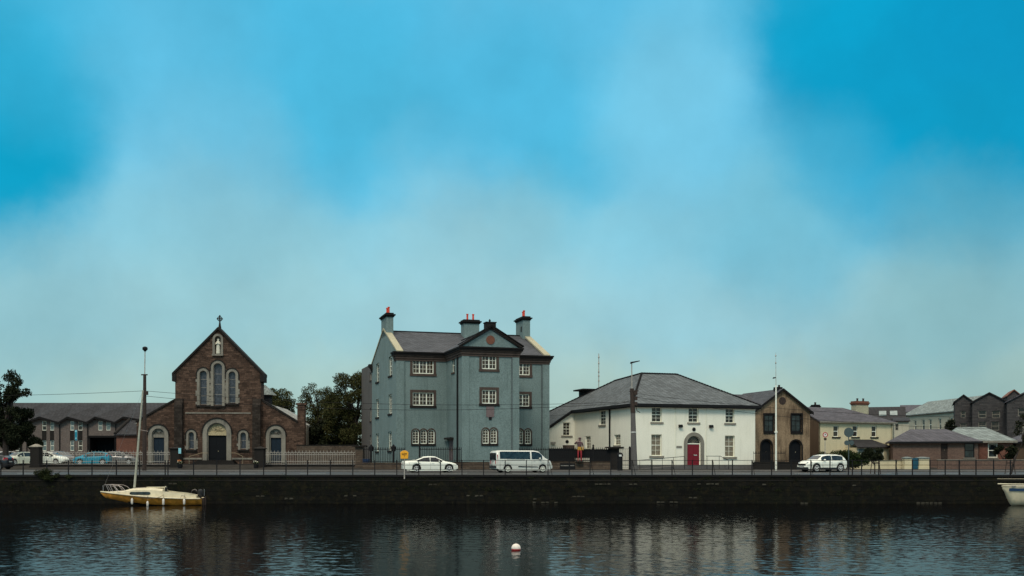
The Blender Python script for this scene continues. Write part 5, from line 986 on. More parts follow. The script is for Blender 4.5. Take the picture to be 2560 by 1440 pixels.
def car(name, label, cat, loc, rot, mat, Ln, Wd, top, belt, wheels, r, glass, wind, z0=.2, plan=None, pillars=(), wr=None, extras=None, group=None, spokes=5, tail=None, head=None, cladding=None, belt_in=.06, tumble=.24, flip=False, rimm='alloy', top_r=.09):
    """a car nose towards +x: lofted body with real wheel arches, glass, lamps, mirrors, wheels"""
    root = thing(name, label, cat, loc, rot, group); hw = Wd / 2; plan = plan or [(0, .86), (.25, .97), (.8, 1), (Ln - 1, 1), (Ln - .35, .93), (Ln, .74)]
    xs = sorted({round(v, 3) for v in list(np.arange(0, Ln + .001, .07)) + [Ln] + [q[0] for q in top] + [p_ for q in glass for p_ in q] + [p_ for q in wind for p_ in q[:2]] + [w + s * (r + .07) for w in wheels for s in (-1, 1)]})
    xs = [v for i, v in enumerate(xs) if i == 0 or v - xs[i - 1] > .012]
    body, gls, und = MB(), MB(), MB(); rings = []
    for x_ in xs:
        zt, zb_ = interp(top, x_), interp(belt, x_); w_ = hw * interp(plan, x_); ra = r + .07; z_lo = z0 + (.12 if x_ < .15 or x_ > Ln - .15 else 0)
        for wx in wheels:
            if abs(x_ - wx) <= ra: z_lo = max(z_lo, r + math.sqrt(max(0, ra * ra - (x_ - wx) ** 2)))
        zb_ = min(zb_, zt - .03); zm = z0 + (zb_ - z0) * .6; zm = max(zm, z_lo + .02); zb_ = max(zb_, zm + .03); zt = max(zt, zb_ + .02); zre = zt - min(top_r, (zt - zb_) * .45)
        wb_ = w_ - belt_in; wr_ = max(.2, wb_ - tumble * (zre - zb_) - .03); h = [(w_ * .97, z_lo), (w_, zm), (w_ - .012, zb_ - .07 if zb_ - .07 > zm else zm + .01), (wb_, zb_), (wr_, zre), (wr_ * .88, zt - .02), (wr_ * .5, zt), (0, zt + .005)]
        ring = [(x_, -a, b) for a, b in h] + [(x_, a, b) for a, b in h[-2::-1]]; rings.append(ring)
    n = len(rings[0])
    ingl = lambda xm: any(a <= xm <= b for a, b in glass)
    for i in range(len(rings) - 1):
        xm = (xs[i] + xs[i + 1]) / 2
        for j in range(n - 1):
            q_ = [rings[i][j], rings[i + 1][j], rings[i + 1][j + 1], rings[i][j + 1]]; dst = body
            if j in (3, n - 5) and ingl(xm) and interp(top, xm) - interp(belt, xm) > .14: dst = gls
            if 4 <= j <= n - 6 and any(a <= xm <= b for a, b in wind): dst = gls if 5 <= j <= n - 7 else body
            dst.poly(q_)
        und.poly([rings[i][0], rings[i + 1][0], rings[i + 1][-1], rings[i][-1]])
    body.poly(rings[0]); body.poly(rings[-1])
    bo = body.build('body', mat, root, smooth=True); gls.build('window_glass', 'glass_car', root); und.build('underbody', 'rubber', root)
    s_ = MB(); s_.box(.35, Ln - .35, -hw + .1, hw - .1, z0 - .03, z0 + .25)
    for wx in wheels: pass
    for wx in wheels:
        for sd_ in (-1, 1): wheel(root, wx, sd_ * (hw - .115), r, sd_, spokes, rimm=rimm)
    for sd_ in (-1, 1):
        if tail: x0_, x1_, a, b = tail; m_ = MB(); w0 = hw * interp(plan, 0) ; w1 = hw * interp(plan, x1_); m_.hexa([(x0_ - .02, sd_ * (w0 * .72), a), (x1_, sd_ * (w1 + .012), a + .02), (x1_, sd_ * (w1 - .12), a + .02), (x0_ + .1, sd_ * (w0 * .6), a), (x0_, sd_ * (w0 * .72), b), (x1_, sd_ * (w1 - .01), b), (x1_, sd_ * (w1 - .14), b), (x0_ + .12, sd_ * w0 * .6, b)]); m_.build('tail_light', 'tail_red', root)
        if head: x0_, x1_, a, b = head; m_ = MB(); w0 = hw * interp(plan, x0_); w1 = hw * interp(plan, x1_); m_.hexa([(x0_, sd_ * (w0 + .008), a), (x1_ + .012, sd_ * w1 * .82, a), (x1_ - .1, sd_ * w1 * .6, a), (x0_, sd_ * (w0 - .2), a), (x0_, sd_ * (w0 - .01), b), (x1_ - .02, sd_ * w1 * .82, b), (x1_ - .14, sd_ * w1 * .6, b), (x0_, sd_ * (w0 - .2), b)]); m_.build('headlight', 'lamp_clear', root)
        mxp = wind[-1][0] if 0 else max(g_[1] for g_ in glass) - .28; zb_ = interp(belt, mxp); m_ = MB(); m_.lathe([(.05, -.1), (.09, -.05), (.09, .05), (.04, .1)], (mxp, sd_ * (hw + .07), zb_ + .08), 8, 'y'); m_.tube([(mxp, sd_ * (hw - .06), zb_ + .03), (mxp, sd_ * (hw + .03), zb_ + .06)], .025, 5); m_.build('mirror', mat, root)
        for g0, g1 in glass: m_ = MB(); xh = g0 + .12; m_.box(xh, xh + .2, min(sd_ * hw * .995, sd_ * (hw + .02)), max(sd_ * hw * .995, sd_ * (hw + .02)), interp(belt, xh) - .14, interp(belt, xh) - .10); m_.build('door_handle', mat, root)
    for xp, zp, sg in ((-.015, interp(belt, 0) - .2, -1), (Ln + .0, .42, 1)): m_ = MB(); m_.box(min(xp, xp + .02 * sg), max(xp, xp + .02 * sg), -.26, .26, zp, zp + .11); m_.build('number_plate', 'plate', root)
    m_ = MB(); m_.box(Ln - .05, Ln + .006, -hw * .5, hw * .5, .32, .40); m_.box(Ln - .08, Ln + .004, -hw * .35, hw * .35, interp(belt, Ln) - .22, interp(belt, Ln) - .1); m_.build('grille', 'rubber', root)
    m_ = MB()
    for sd_ in (-1, 1): m_.box(.5, Ln - .5, min(sd_ * (hw - .06), sd_ * (hw - .01)), max(sd_ * (hw - .06), sd_ * (hw - .01)), z0 - .03, z0 + .045)
    m_.build('sill_trim', cladding or mat, root)
    # door shut lines: thin dark grooves
    m_ = MB()
    for sd_ in (-1, 1):
        for xl in [g_[0] for g_ in glass] + [max(g_[1] for g_ in glass) - .12]:
            if all(abs(xl - wx) > r + .02 for wx in wheels): y_ = sd_ * hw * interp(plan, xl); m_.box(xl - .006, xl + .006, min(y_ - sd_ * .01, y_ + sd_ * .003), max(y_ - sd_ * .01, y_ + sd_ * .003), z0 + .06, interp(belt, xl) - .08)
    m_.build('shut_line', 'rubber', root)
    if extras: extras(root, hw)
    return root
A17 = R(17)
# white saloon
def at(px, d): return X(px, d)
sed_top = [(0, .93), (.04, 1.03), (.55, 1.07), (.95, 1.12), (1.75, 1.42), (2.3, 1.46), (2.8, 1.44), (3.75, 1.0), (4.3, .92), (4.7, .80), (4.86, .66)]
sed_belt = [(0, .9), (.5, .99), (1, .99), (3.6, .92), (4.3, .84), (4.7, .74), (4.86, .6)]
car('saloon_car', 'white four-door saloon car parked behind the yellow lifebuoy box', 'car', (at(1008, 92.9), 92.6, 0), A17, 'car_white', 4.88, 1.84, sed_top, sed_belt, (1.06, 4.02), .355, [(1.1, 2.28), (2.33, 3.4)], [(1.0, 1.7), (2.85, 3.7)], z0=.2, tail=(.0, .42, .74, .9), head=(4.3, 4.78, .64, .76))
def van_ex(root, hw):
    m_ = MB(); m_.box(-.03, .02, -hw * .78, hw * .78, 1.12, 1.74); m_.build('rear_window', 'glass_car', root)
    m_ = MB()
    m_.hexa([(2.0, -hw - .012, .5), (3.9, -hw - .012, .48), (3.9, -hw, .48), (2.0, -hw, .5), (2.0, -hw - .012, .60), (3.8, -hw - .012, .55), (3.8, -hw, .55), (2.0, -hw, .60)]); m_.box(-.06, .06, -hw * .85, hw * .85, .42, .62); m_.build('rubbing_strip', 'rubber', root)
    m_ = MB(); m_.box(.9, 2.6, -hw - .004, -hw + .03, 1.13, 1.15); m_.build('door_track', 'rubber', root)
van_top = [(0, 1.86), (.12, 1.93), (.5, 1.97), (3.6, 1.96), (4.0, 1.88), (4.62, 1.33), (4.95, 1.15), (5.2, .98), (5.32, .72)]
van_belt = [(0, 1.22), (4.2, 1.16), (4.6, 1.1), (5.0, 1.02), (5.2, .9), (5.32, .62)]
car('minibus', 'white passenger minibus with dark windows parked before the blue building bay', 'van', (at(1233, 92), 91.4, 0), R(21), 'van_white', 5.34, 1.98, van_top, van_belt, (1.02, 4.32), .34, [(.3, 3.15), (3.28, 4.3)], [(3.98, 4.58)], z0=.24, plan=[(0, .92), (.15, .98), (.5, 1), (4.4, 1), (5, .93), (5.32, .76)], tail=(-.02, .1, .78, 1.6), head=(4.85, 5.22, .88, 1.04), extras=van_ex, belt_in=.03, tumble=.13, spokes=7, rimm='paint_white', top_r=.1)
def suv_ex(root, hw):
    m_ = MB()
    for sd_ in (-1, 1): m_.box(.6, 1.0, 0, 0.001, 0, .001) if 0 else m_.box(1.2, 3.3, min(sd_ * hw, sd_ * (hw + .02)), max(sd_ * hw, sd_ * (hw + .02)), .26, .42)
    m_.box(4.3, 4.49, -hw * .6, hw * .6, .60, .78); m_.box(4.2, 4.50, -hw * .8, hw * .8, .22, .46); m_.build('cladding', 'rubber', root)
suv_top = [(0, 1.05), (.12, 1.25), (.5, 1.53), (1.0, 1.61), (2.2, 1.62), (2.7, 1.55), (3.35, 1.13), (3.9, 1.05), (4.25, .92), (4.45, .74)]
suv_belt = [(0, 1.02), (.4, 1.12), (1.2, 1.08), (3.3, 1.0), (3.9, .96), (4.25, .86), (4.45, .66)]
car('crossover_car', 'white crossover car facing left beside the round grey sign', 'car', (at(2111, 96), 96.9, 0), R(180 + 22), 'car_white', 4.48, 1.84, suv_top, suv_belt, (.82, 3.5), .38, [(.5, 1.74), (1.79, 2.95)], [(.06, .42), (2.75, 3.3)], z0=.3, tail=(.0, .3, .85, 1.0), head=(3.95, 4.4, .8, .92), cladding='rubber', extras=suv_ex)
hat_top = [(0, 1.0), (.1, 1.2), (.35, 1.4), (.9, 1.49), (1.9, 1.48), (2.4, 1.36), (3.15, 1.0), (3.6, .9), (3.85, .76), (3.96, .6)]
hat_belt = [(0, .95), (.5, 1.02), (1.2, .97), (3.0, .88), (3.5, .84), (3.85, .7), (3.96, .55)]
small_top = [(0, .95), (.08, 1.1), (.3, 1.38), (.8, 1.48), (1.7, 1.47), (2.15, 1.36), (2.72, 1.02), (3.2, .92), (3.45, .78), (3.55, .6)]
small_belt = [(0, .9), (.3, .97), (2.5, .92), (3.2, .86), (3.45, .72), (3.55, .55)]
gr = 'cars in the church car park'
def hatch(label, x_, y_, rot, mat, name='hatchback_car', t=hat_top, b=hat_belt, Ln=3.96, w=1.7, wl_=(.68, 3.15), tl=(.0, .28, .95, 1.2), group=gr):
    k = Ln / 3.96; return car(name, label, 'car', (x_, y_, gz(y_)), rot, mat, Ln, w, t, b, wl_, .31, [(.45, 1.6), (1.66, 2.75 if Ln > 3.7 else 2.45)], [(.05, .33), (2.42 if Ln > 3.7 else 2.17, 3.1 if Ln > 3.7 else 2.68)], z0=.2, tail=tl, head=(Ln - .5, Ln - .08, .62, .76), group=group)
hatch('bright blue hatchback behind the pale railings, facing left', X(266, 118), 119.2, R(180 + 8), 'car_blue')
hatch('small cream city car beside the dark gate pier, front towards the water', X(66, 118), 119.5, R(180 + 62), 'car_cream', 'city_car', small_top, small_belt, 3.55, 1.63, (.6, 2.9), (.0, .2, .8, 1.0))
hatch('pale silver car behind the cream city car', X(45, 127), 127, R(180 + 40), 'car_silver')
hatch('dark grey car at the far left of the car park', X(4, 126), 127, R(180 + 60), 'car_pewter')
hatch('white hatchback right of the dark gate pier', X(90, 121), 121, R(-12), 'car_white')
hatch('silver-grey car nose to tail behind the white hatchback', X(118, 125), 126, R(-30), 'car_pewter')
hatch('black car behind the blue hatchback', X(262, 124), 124.5, R(-8), 'car_black')
hatch('black car cut by the left edge at the gate', X(20, 106), 106.5, R(180 - 4), 'car_black')
hatch('dark car glimpsed through the railings left of the church door', X(360, 126) - 3.2, 121.5, R(5), 'car_pewter')

# ------------------------------------------------------------------ painted statue in the yard
def yard_statue():
    d = 102.55; x_ = X(1449, d); z0_ = Z(1153, d); H = Z(1094.5, d) - z0_
    root = thing('statue', 'painted red and yellow figure in a brimmed hat before the black railings', 'statue', (x_, d, z0_)); k = H / 1.8
    J = {'pel': (0, 0, .95), 'sp': (0, 0, 1.15), 'ch': (0, 0, 1.35), 'nk': (.01, -.01, 1.5), 'hd': (.02, -.02, 1.62), 'ht': (.02, -.02, 1.72), 'lh': (-.1, 0, .9), 'lk': (-.11, -.03, .5), 'la': (-.11, 0, .08), 'lt': (-.12, -.16, .03), 'rh': (.1, 0, .9), 'rk': (.12, -.03, .5), 'ra': (.12, 0, .08), 'rt': (.13, -.16, .03), 'ls': (-.19, 0, 1.42), 'le': (-.40, -.05, 1.32), 'lw': (-.2, -.16, 1.55), 'lf': (-.08, -.2, 1.63), 'rs': (.19, 0, 1.42), 're': (.27, .0, 1.15), 'rw': (.25, -.08, .92), 'rf': (.25, -.12, .82)}
    rad = {'pel': .15, 'sp': .14, 'ch': .17, 'nk': .06, 'hd': .1, 'ht': .08, 'lh': .1, 'lk': .075, 'la': .05, 'lt': .04, 'rh': .1, 'rk': .075, 'ra': .05, 'rt': .04, 'ls': .075, 'le': .055, 'lw': .04, 'lf': .035, 'rs': .075, 're': .055, 'rw': .04, 'rf': .035}
    E = [('pel', 'sp'), ('sp', 'ch'), ('ch', 'nk'), ('nk', 'hd'), ('hd', 'ht'), ('pel', 'lh'), ('lh', 'lk'), ('lk', 'la'), ('la', 'lt'), ('pel', 'rh'), ('rh', 'rk'), ('rk', 'ra'), ('ra', 'rt'), ('ch', 'ls'), ('ls', 'le'), ('le', 'lw'), ('lw', 'lf'), ('ch', 'rs'), ('rs', 're'), ('re', 'rw'), ('rw', 'rf')]
    ks = list(J); me = bpy.data.meshes.new('body'); me.from_pydata([tuple(c * k for c in J[q]) for q in ks], [(ks.index(a), ks.index(b)) for a, b in E], []); o = bpy.data.objects.new('body', me); COL.objects.link(o); o.parent = root
    sk = o.modifiers.new('skin', 'SKIN')
    for i, q in enumerate(ks): me.skin_vertices[0].data[i].radius = (rad[q] * k, rad[q] * k * .85)
    me.skin_vertices[0].data[0].use_root = True; ss_ = o.modifiers.new('sub', 'SUBSURF'); ss_.levels = ss_.render_levels = 2; 
    m, t, p = nodes_for('statue_paint'); c = t.nodes.new('ShaderNodeTexCoord'); s = t.nodes.new('ShaderNodeSeparateXYZ'); t.links.new(c.outputs['Object'], s.inputs[0]); r = t.nodes.new('ShaderNodeValToRGB'); mr = mapr(t, s.outputs[2], 0, H, 0, 1); t.links.new(mr, r.inputs[0])
    r.color_ramp.interpolation = 'CONSTANT'; e = r.color_ramp.elements; e[0].position = 0; e[0].color = (.30, .014, .022, 1); e[1].position = .47; e[1].color = (.5, .27, .03, 1)
    for pos, col in ((.61, (.075, .03, .034, 1)), (.83, (.5, .26, .25, 1))): q = e.new(pos); q.color = col
    n = noise(t, c.outputs['Object'], 9, 3); t.links.new(mixc(t, mapr(t, n, .5, .7, 0, .45), r.outputs[0], (.12, .02, .02)), p.inputs['Base Color']); p.inputs['Roughness'].default_value = .6; me.materials.append(m)
    h = MB(); h.lathe([(.2 * k, 0), (.2 * k, .02 * k), (.11 * k, .03 * k), (.10 * k, .11 * k), (.05 * k, .14 * k)], (.02 * k, -.02 * k, 1.69 * k), 14); h.build('hat', 'statue_plum', root)
    b = MB(); b.box(-.28 * k, .28 * k, -.2, .2, -.12, .0); b.build('plinth', 'stone_dark', root)
    for sx_ in (-1, 1): q = MB(); q.lathe([(.012 * k, -.01), (.012 * k, .01)], ((.02 + sx_ * .035) * k, -.115 * k, 1.63 * k), 6, 'y'); q.build('eye', 'iron_black', root)
yard_statue()

# ------------------------------------------------------------------ boats and buoy
def hull_loft(st, par, name, mat, half, zlo, zhi, close=True):
    """st: list of x; half(x,t) -> (y,z) with t 0 keel..1 gunwale"""
    m_ = MB(); T = [0, .15, .35, .55, .75, 1]; rings = []
    for x_ in st: pr = [half(x_, t_) for t_ in T]; rings.append([(x_, -y_, z_) for y_, z_ in pr[::-1]] + [(x_, y_, z_) for y_, z_ in pr[1:]])
    n = len(rings[0])
    for i in range(len(rings) - 1):
        for j in range(n - 1): m_.poly([rings[i][j], rings[i + 1][j], rings[i + 1][j + 1], rings[i][j + 1]])
    m_.poly(rings[0]); m_.poly(rings[-1]); return m_.build(name, mat, par, smooth=True)
def sail_boat():
    d = 77.3; s = FPX / d; x0 = X(252, d); Ln = X(510, d) - X(252, d)
    root = thing('sail_boat', 'small weathered cabin boat with ochre hull and leaning mast moored at the wall', 'boat', (x0, d, WZ), R(4))
    zz = lambda py: Z(py, d) - WZ
    sheer = lambda u: np.interp(u, [0, .12, .35, .6, .85, 1], [zz(1229) , zz(1232) - .0, zz(1238), zz(1243), zz(1246), zz(1246)])
    keel = lambda u: np.interp(u, [0, .04, .12, .3, .5, .8, 1], [zz(1233), zz(1245), zz(1249), .10, -.12, -.16, -.05])
    beam = lambda u: np.interp(u, [0, .05, .15, .3, .5, .75, 1], [.03, .28, .68, 1.0, 1.15, 1.08, .85])
    def half(x_, t_):
        u = x_ / Ln; b_ = beam(u); k_ = keel(u); h_ = sheer(u); y_ = b_ * (t_ ** .42); z_ = k_ + (h_ - k_) * (t_ ** 1.25); return (y_, z_)
    st = [Ln * q for q in (0, .02, .05, .09, .14, .2, .28, .36, .45, .55, .65, .75, .84, .92, .97)]
    h = hull_loft(st, root, 'hull', 'hull_ochre', half, 0, 0)
    # antifouling line just above the water
    def lowh(x_, t_):
        y_, z_ = half(x_, t_ * .32); return (y_ + .012, z_ - .01)
    hull_loft([q for q in st if q > Ln * .25], root, 'boot_top', 'boot_black', lowh, 0, 0)
    # rubbing strake / gunwale band
    for sd_ in (-1, 1): m_ = MB(); m_.tube([(x_, sd_ * (beam(x_ / Ln) + .015), sheer(x_ / Ln) + .0) for x_ in st], .045, 6); m_.build('gunwale', 'gelcoat', root)
    # deck
    m_ = MB()
    for i in range(len(st) - 1):
        a, b = st[i], st[i + 1]; m_.poly([(a, -beam(a / Ln), sheer(a / Ln)), (b, -beam(b / Ln), sheer(b / Ln)), (b, beam(b / Ln), sheer(b / Ln)), (a, beam(a / Ln), sheer(a / Ln))])
    m_.build('deck', 'gelcoat', root)
    # cabin: lofted; from foredeck slope to coaming
    ct = [(.0, zz(1232)), (.16, zz(1228.5)), (.215, zz(1228)), (.31, zz(1222)), (.36, zz(1221)), (.50, zz(1220)), (.615, zz(1223)), (.62, zz(1229)), (.8, zz(1232)), (.86, zz(1233)), (.91, zz(1237))]
    cb = lambda u: np.interp(u, [.05, .15, .3, .5, .62, .9], [.15, .42, .72, .85, .85, .72])
    m_ = MB(); rings = []
    for u in (.06, .1, .16, .215, .25, .31, .36, .43, .5, .56, .612): zt = np.interp(u, *zip(*ct)); b_ = cb(u); zl = sheer(u) - .02; rings.append([(u * Ln, -b_, zl), (u * Ln, -b_ * .93, zl + (zt - zl) * .8), (u * Ln, -b_ * .75, zt), (u * Ln, 0, zt + .04), (u * Ln, b_ * .75, zt), (u * Ln, b_ * .93, zl + (zt - zl) * .8), (u * Ln, b_, zl)])
    for i in range(len(rings) - 1):
        for j in range(6): m_.poly([rings[i][j], rings[i + 1][j], rings[i + 1][j + 1], rings[i][j + 1]])
    m_.poly(rings[0]); m_.poly(rings[-1]); cab = m_.build('cabin', 'gelcoat', root, smooth=False)
    yb = lambda u, z_: -(cb(u) * (1 - .07 * (z_ - sheer(u)) / .8)) - .012
    m_ = MB(); za, zb_ = zz(1236.5), zz(1229); u0, u1 = .30, .50; n = 8; up_ = []; lo_ = []
    outl = []
    for k in range(n + 1): th = math.pi / 2 + math.pi * k / n; outl.append((u0 * Ln + .14 + .14 * math.cos(th), (za + zb_) / 2 + (zb_ - za) / 2 * math.sin(th)))
    for k in range(n + 1): th = -math.pi / 2 + math.pi * k / n; outl.append((u1 * Ln - .14 + .14 * math.cos(th), (za + zb_) / 2 + (zb_ - za) / 2 * math.sin(th)))
    m_.prism(lambda s_, z_, dd: (s_, yb(s_ / Ln, z_) + dd, z_), outl, -.01, .03); m_.prism(lambda s_, z_, dd: (s_, -yb(s_ / Ln, z_) - dd, z_), outl, -.01, .03); m_.build('window', 'glass_car', cab)
    m_ = MB(); m_.box(.44 * Ln, .618 * Ln, -.32, .32, zz(1219.5), zz(1217.5)); m_.tube([(.615 * Ln, -.35, zz(1228)), (.615 * Ln, -.3, zz(1219)), (.615 * Ln, 0, zz(1216.5)), (.615 * Ln, .3, zz(1219)), (.615 * Ln, .35, zz(1228))], .03, 6); m_.build('hatch', 'gelcoat', cab)
    m_ = MB(); m_.box(.6125 * Ln, .625 * Ln, -.26, .26, zz(1232), zz(1218.5)); m_.build('companionway', 'boot_black', cab)
    m_ = MB(); m_.tube([(.32 * Ln, -.5, zz(1221) + .05), (.45 * Ln, -.5, zz(1220)+.06)], .02, 5); m_.tube([(.32 * Ln, .5, zz(1221) + .05), (.45 * Ln, .5, zz(1220)+.06)], .02, 5); m_.build('grab_rail', 'wood_dark', cab)
    # cockpit coaming
    m_ = MB()
    for sd_ in (-1, 1):
        pts = [(u * Ln, sd_ * (cb(u) + .05), sheer(u) - .03) for u in (.615, .7, .8, .9)]; hi = [(u * Ln, sd_ * (cb(u) + .02), z_) for u, z_ in ((.615, zz(1229) + .04), (.7, zz(1231) + .02), (.8, zz(1233)), (.9, zz(1238)))]
        for i in range(3): m_.hexa([pts[i], pts[i + 1], (pts[i + 1][0], pts[i + 1][1] - sd_ * .08, pts[i + 1][2]), (pts[i][0], pts[i][1] - sd_ * .08, pts[i][2]), hi[i], hi[i + 1], (hi[i + 1][0], hi[i + 1][1] - sd_ * .08, hi[i + 1][2]), (hi[i][0], hi[i][1] - sd_ * .08, hi[i][2])])
    m_.box(.9 * Ln, .93 * Ln, -.75, .75, sheer(.9) - .03, zz(1238)); m_.build('coaming', 'gelcoat', root)
    m_ = MB(); m_.box(.62 * Ln, .9 * Ln, -.6, .6, sheer(.7) + .0, sheer(.7) + .02); m_.build('cockpit_floor', 'boot_black', root)
    # bow rail
    m_ = MB()
    for sd_ in (-1, 1):
        m_.tube([(.035 * Ln, sd_ * .05, zz(1212)), (.1 * Ln, sd_ * .35, zz(1211.5)), (.19 * Ln, sd_ * .6, zz(1213)), (.225 * Ln, sd_ * .66, zz(1217)), (.26 * Ln, sd_ * .7, zz(1226))], .018, 5)
        for u, z_, w_ in ((.055, 1212, .15), (.1, 1212, .35), (.15, 1213, .5)): m_.tube([(u * Ln, sd_ * w_, zz(z_)), ((u + .035) * Ln, sd_ * (w_ + .1), zz(1230))], .014, 5)
        m_.tube([(.1 * Ln, sd_ * .35, zz(1214)), (.15 * Ln, sd_ * .5, zz(1216)), (.2 * Ln, sd_ * .62, zz(1229))], .012, 5)
    m_.tube([(.035 * Ln, .05, zz(1212)), (.02 * Ln, 0, zz(1214)), (.025 * Ln, 0, zz(1228))], .02, 5); m_.build('bow_rail', 'steel', root)
    # mast leaning aft-right
    m_ = MB(); a = (X(334, d) - x0, 0, zz(1221)); b = (X(354, d) - x0, .1, zz(975)); m_.tube([a, b], [.085, .06], 8); m_.build('mast', 'mast_paint', root)
    m_ = MB(); m_.tube([(a[0] + .35, 0, zz(1074)), (a[0] + 1.0, 0, zz(1078))], .015, 4); m_.tube([(b[0], .1, zz(976)), (.01 * Ln, 0, zz(1229))], .006, 3); m_.build('spreader', 'steel', root)
    # fenders
    for px, y0, y1 in ((339.5, 1244, 1260), (378, 1251, 1265), (416, 1245, 1262), (465.5, 1246, 1261)):
        u = (X(px, d) - x0) / Ln; y_ = -(beam(u) + .12); m_ = MB(); za, zb_ = zz(y1), zz(y0); m_.lathe([(.02, za), (.06, za + .04), (.085, za + .09), (.085, zb_ - .09), (.05, zb_ - .03), (.02, zb_)], (u * Ln, y_, 0), 10); fd = m_.build('fender', 'fender_white', root, smooth=True)
        m_ = MB(); m_.tube([(u * Ln, y_, zb_), (u * Ln, y_ + .1, zz(1236))], .012, 4); m_.build('line', 'rope', fd)
    # ropes, outboard, stern rail
    m_ = MB(); m_.tube([(.36 * Ln, -1.16, sheer(.36) - .02), (.45 * Ln, -1.2, sheer(.4) - .14), (.55 * Ln, -1.2, sheer(.55) - .08), (.6 * Ln, -1.18, sheer(.6) + .05), (.63 * Ln, -1.0, zz(1236))], .014, 4); m_.tube([(.79 * Ln, -1.05, sheer(.8)), (.8 * Ln, -1.0, zz(1238)), (.83 * Ln, -.98, zz(1240)), (.84 * Ln, -1.05, sheer(.84))], .018, 4); m_.build('mooring_rope', 'rope', root)
    ob = MB(); ob.lathe([(.1, zz(1243)), (.17, zz(1241)), (.2, zz(1233)), (.2, zz(1228)), (.14, zz(1224)), (.04, zz(1223))], (.955 * Ln, -.25, 0), 10); ob.box(.945 * Ln, .965 * Ln, -.31, -.19, -.2, zz(1241)); ob.tube([(.945 * Ln, -.25, zz(1232)), (.89 * Ln, -.2, zz(1226))], .02, 5); o_ = ob.build('outboard_motor', 'boot_black', root)
    m_ = MB(); m_.tube([(.875 * Ln, -.6, zz(1236)), (.885 * Ln, -.6, zz(1226)), (.91 * Ln, -.6, zz(1223)), (.93 * Ln, -.55, zz(1226))], .014, 4); m_.tube([(.99 * Ln, -.2, zz(1240)), (.99 * Ln, -.2, zz(1223))], .02, 5); m_.build('stern_rail', 'steel', root)
    m_ = MB(); m_.box(.965 * Ln, .985 * Ln, -.3, .3, -.05, zz(1245)); m_.box(.985 * Ln, 1.0 * Ln, -.08, .08, -.3, zz(1242)); m_.build('rudder', 'wood_dark', root)
sail_boat()
def motor_boat():
    d = 77.0; x0 = X(2506, d); Ln = 6.2; zz = lambda py: Z(py, d) - WZ
    root = thing('motor_boat', 'white boat with dark blue side stripe cut by the right edge', 'boat', (x0, d, WZ), 0)
    top = zz(1215); half = lambda x_, t_: (np.interp(x_, [0, .3, .8, 2, Ln], [.08, .45, .8, 1.05, 1.0]) * (t_ ** .35), np.interp(x_, [0, .28, .55, .8, Ln], [zz(1222), zz(1236), .10, -.1, -.15]) * (1 - t_) + top * t_)
    st = [0, .1, .2, .3, .45, .6, .8, 1.1, 1.6, 2.4, 3.5, 5, Ln]; hull_loft(st, root, 'hull', 'gelcoat', half, 0, 0)
    m_ = MB()
    for sd_ in (-1, 1):
        yy = lambda x_: sd_ * (np.interp(x_, [0, .3, .8, 2, Ln], [.08, .45, .8, 1.05, 1.0]) + .012)
        for a, b in zip(st[3:-1], st[4:]): m_.hexa([(a, yy(a), zz(1227)), (b, yy(b), zz(1227)), (b, yy(b) - sd_ * .05, zz(1227)), (a, yy(a) - sd_ * .05, zz(1227)), (a, yy(a), zz(1220)), (b, yy(b), zz(1220)), (b, yy(b) - sd_ * .05, zz(1220)), (a, yy(a) - sd_ * .05, zz(1220))])
    m_.build('blue_stripe', 'navy', root)
    m_ = MB()
    for sd_ in (-1, 1): m_.tube([(x_, sd_ * (half(x_, 1)[0] + .02), top) for x_ in st], .035, 5)
    m_.build('gunwale', 'gelcoat', root); m_ = MB(); m_.tube([(-.35, 0, zz(1209.5)), (.3, -.2, zz(1210)), (3, -.5, zz(1210.5)), (6, -.5, zz(1210.5))], .045, 6); m_.tube([(-.4, 0, zz(1197)), (3, .3, zz(1197.5))], .012, 4); m_.build('boom', 'gelcoat', root)
    m_ = MB(); m_.box(.4, Ln - .2, -.75, .75, top - .02, top + .015); m_.build('deck', 'navy', root)
motor_boat()
bo = thing('mooring_buoy', 'round white mooring buoy with red underside floating on the dark water', 'buoy', (X(1290, 39.8), 39.8, WZ + .07)); m_ = MB(); r = .18
m_.lathe([(r * math.sin(a), -r * math.cos(a)) for a in np.linspace(math.pi * .46, math.pi * .995, 12)], sides=20); m_.build('float', 'buoy_white', bo, smooth=True); m_ = MB(); m_.lathe([(r * 1.01 * math.sin(a), -r * 1.01 * math.cos(a)) for a in np.linspace(.02, math.pi * .47, 10)], sides=20); m_.build('red_underside', 'buoy_red', bo, smooth=True)
m_ = MB(); m_.tube([(0, 0, r), (.0, 0, r + .03)], .02, 6); m_.build('ring', 'steel', bo)

# ------------------------------------------------------------------ trees and plants
tree('tall dark ragged tree at the left edge beside the school', X(14, 117), 117, .4, 11, [(.2, 9.0, 1.4, 1.4, 2.6), (1.3, 8.2, 1.2, 1.2, 1.6), (-1.2, 5.2, 2.6, 1.8, 2.4), (.8, 5.4, 1.9, 1.6, 1.8), (.2, 3.4, 2.0, 1.4, 1.4), (-1.6, 8.0, 1.2, 1, 1.6)], 11, .62, 18000, .12, 'leaf_dark', seed=21, tr=.32, fork=.42)
tree('dark ivy-like tree hanging before the school wall', X(52, 119), 119, .4, 7, [(0, 5.2, 1.2, 1.2, 2.0), (.5, 3.8, .8, .9, 1.4)], 12, .62, 7500, .12, 'leaf_dark', seed=22, tr=.2)
tree('rounded autumn tree right behind the church gable', X(697, 150), 150, .6, 10.5, [(0, 8.2, 3.0, 2, 2.6)], 26, .9, 14000, .11, 'leaf_autumn', seed=31, tr=.3)
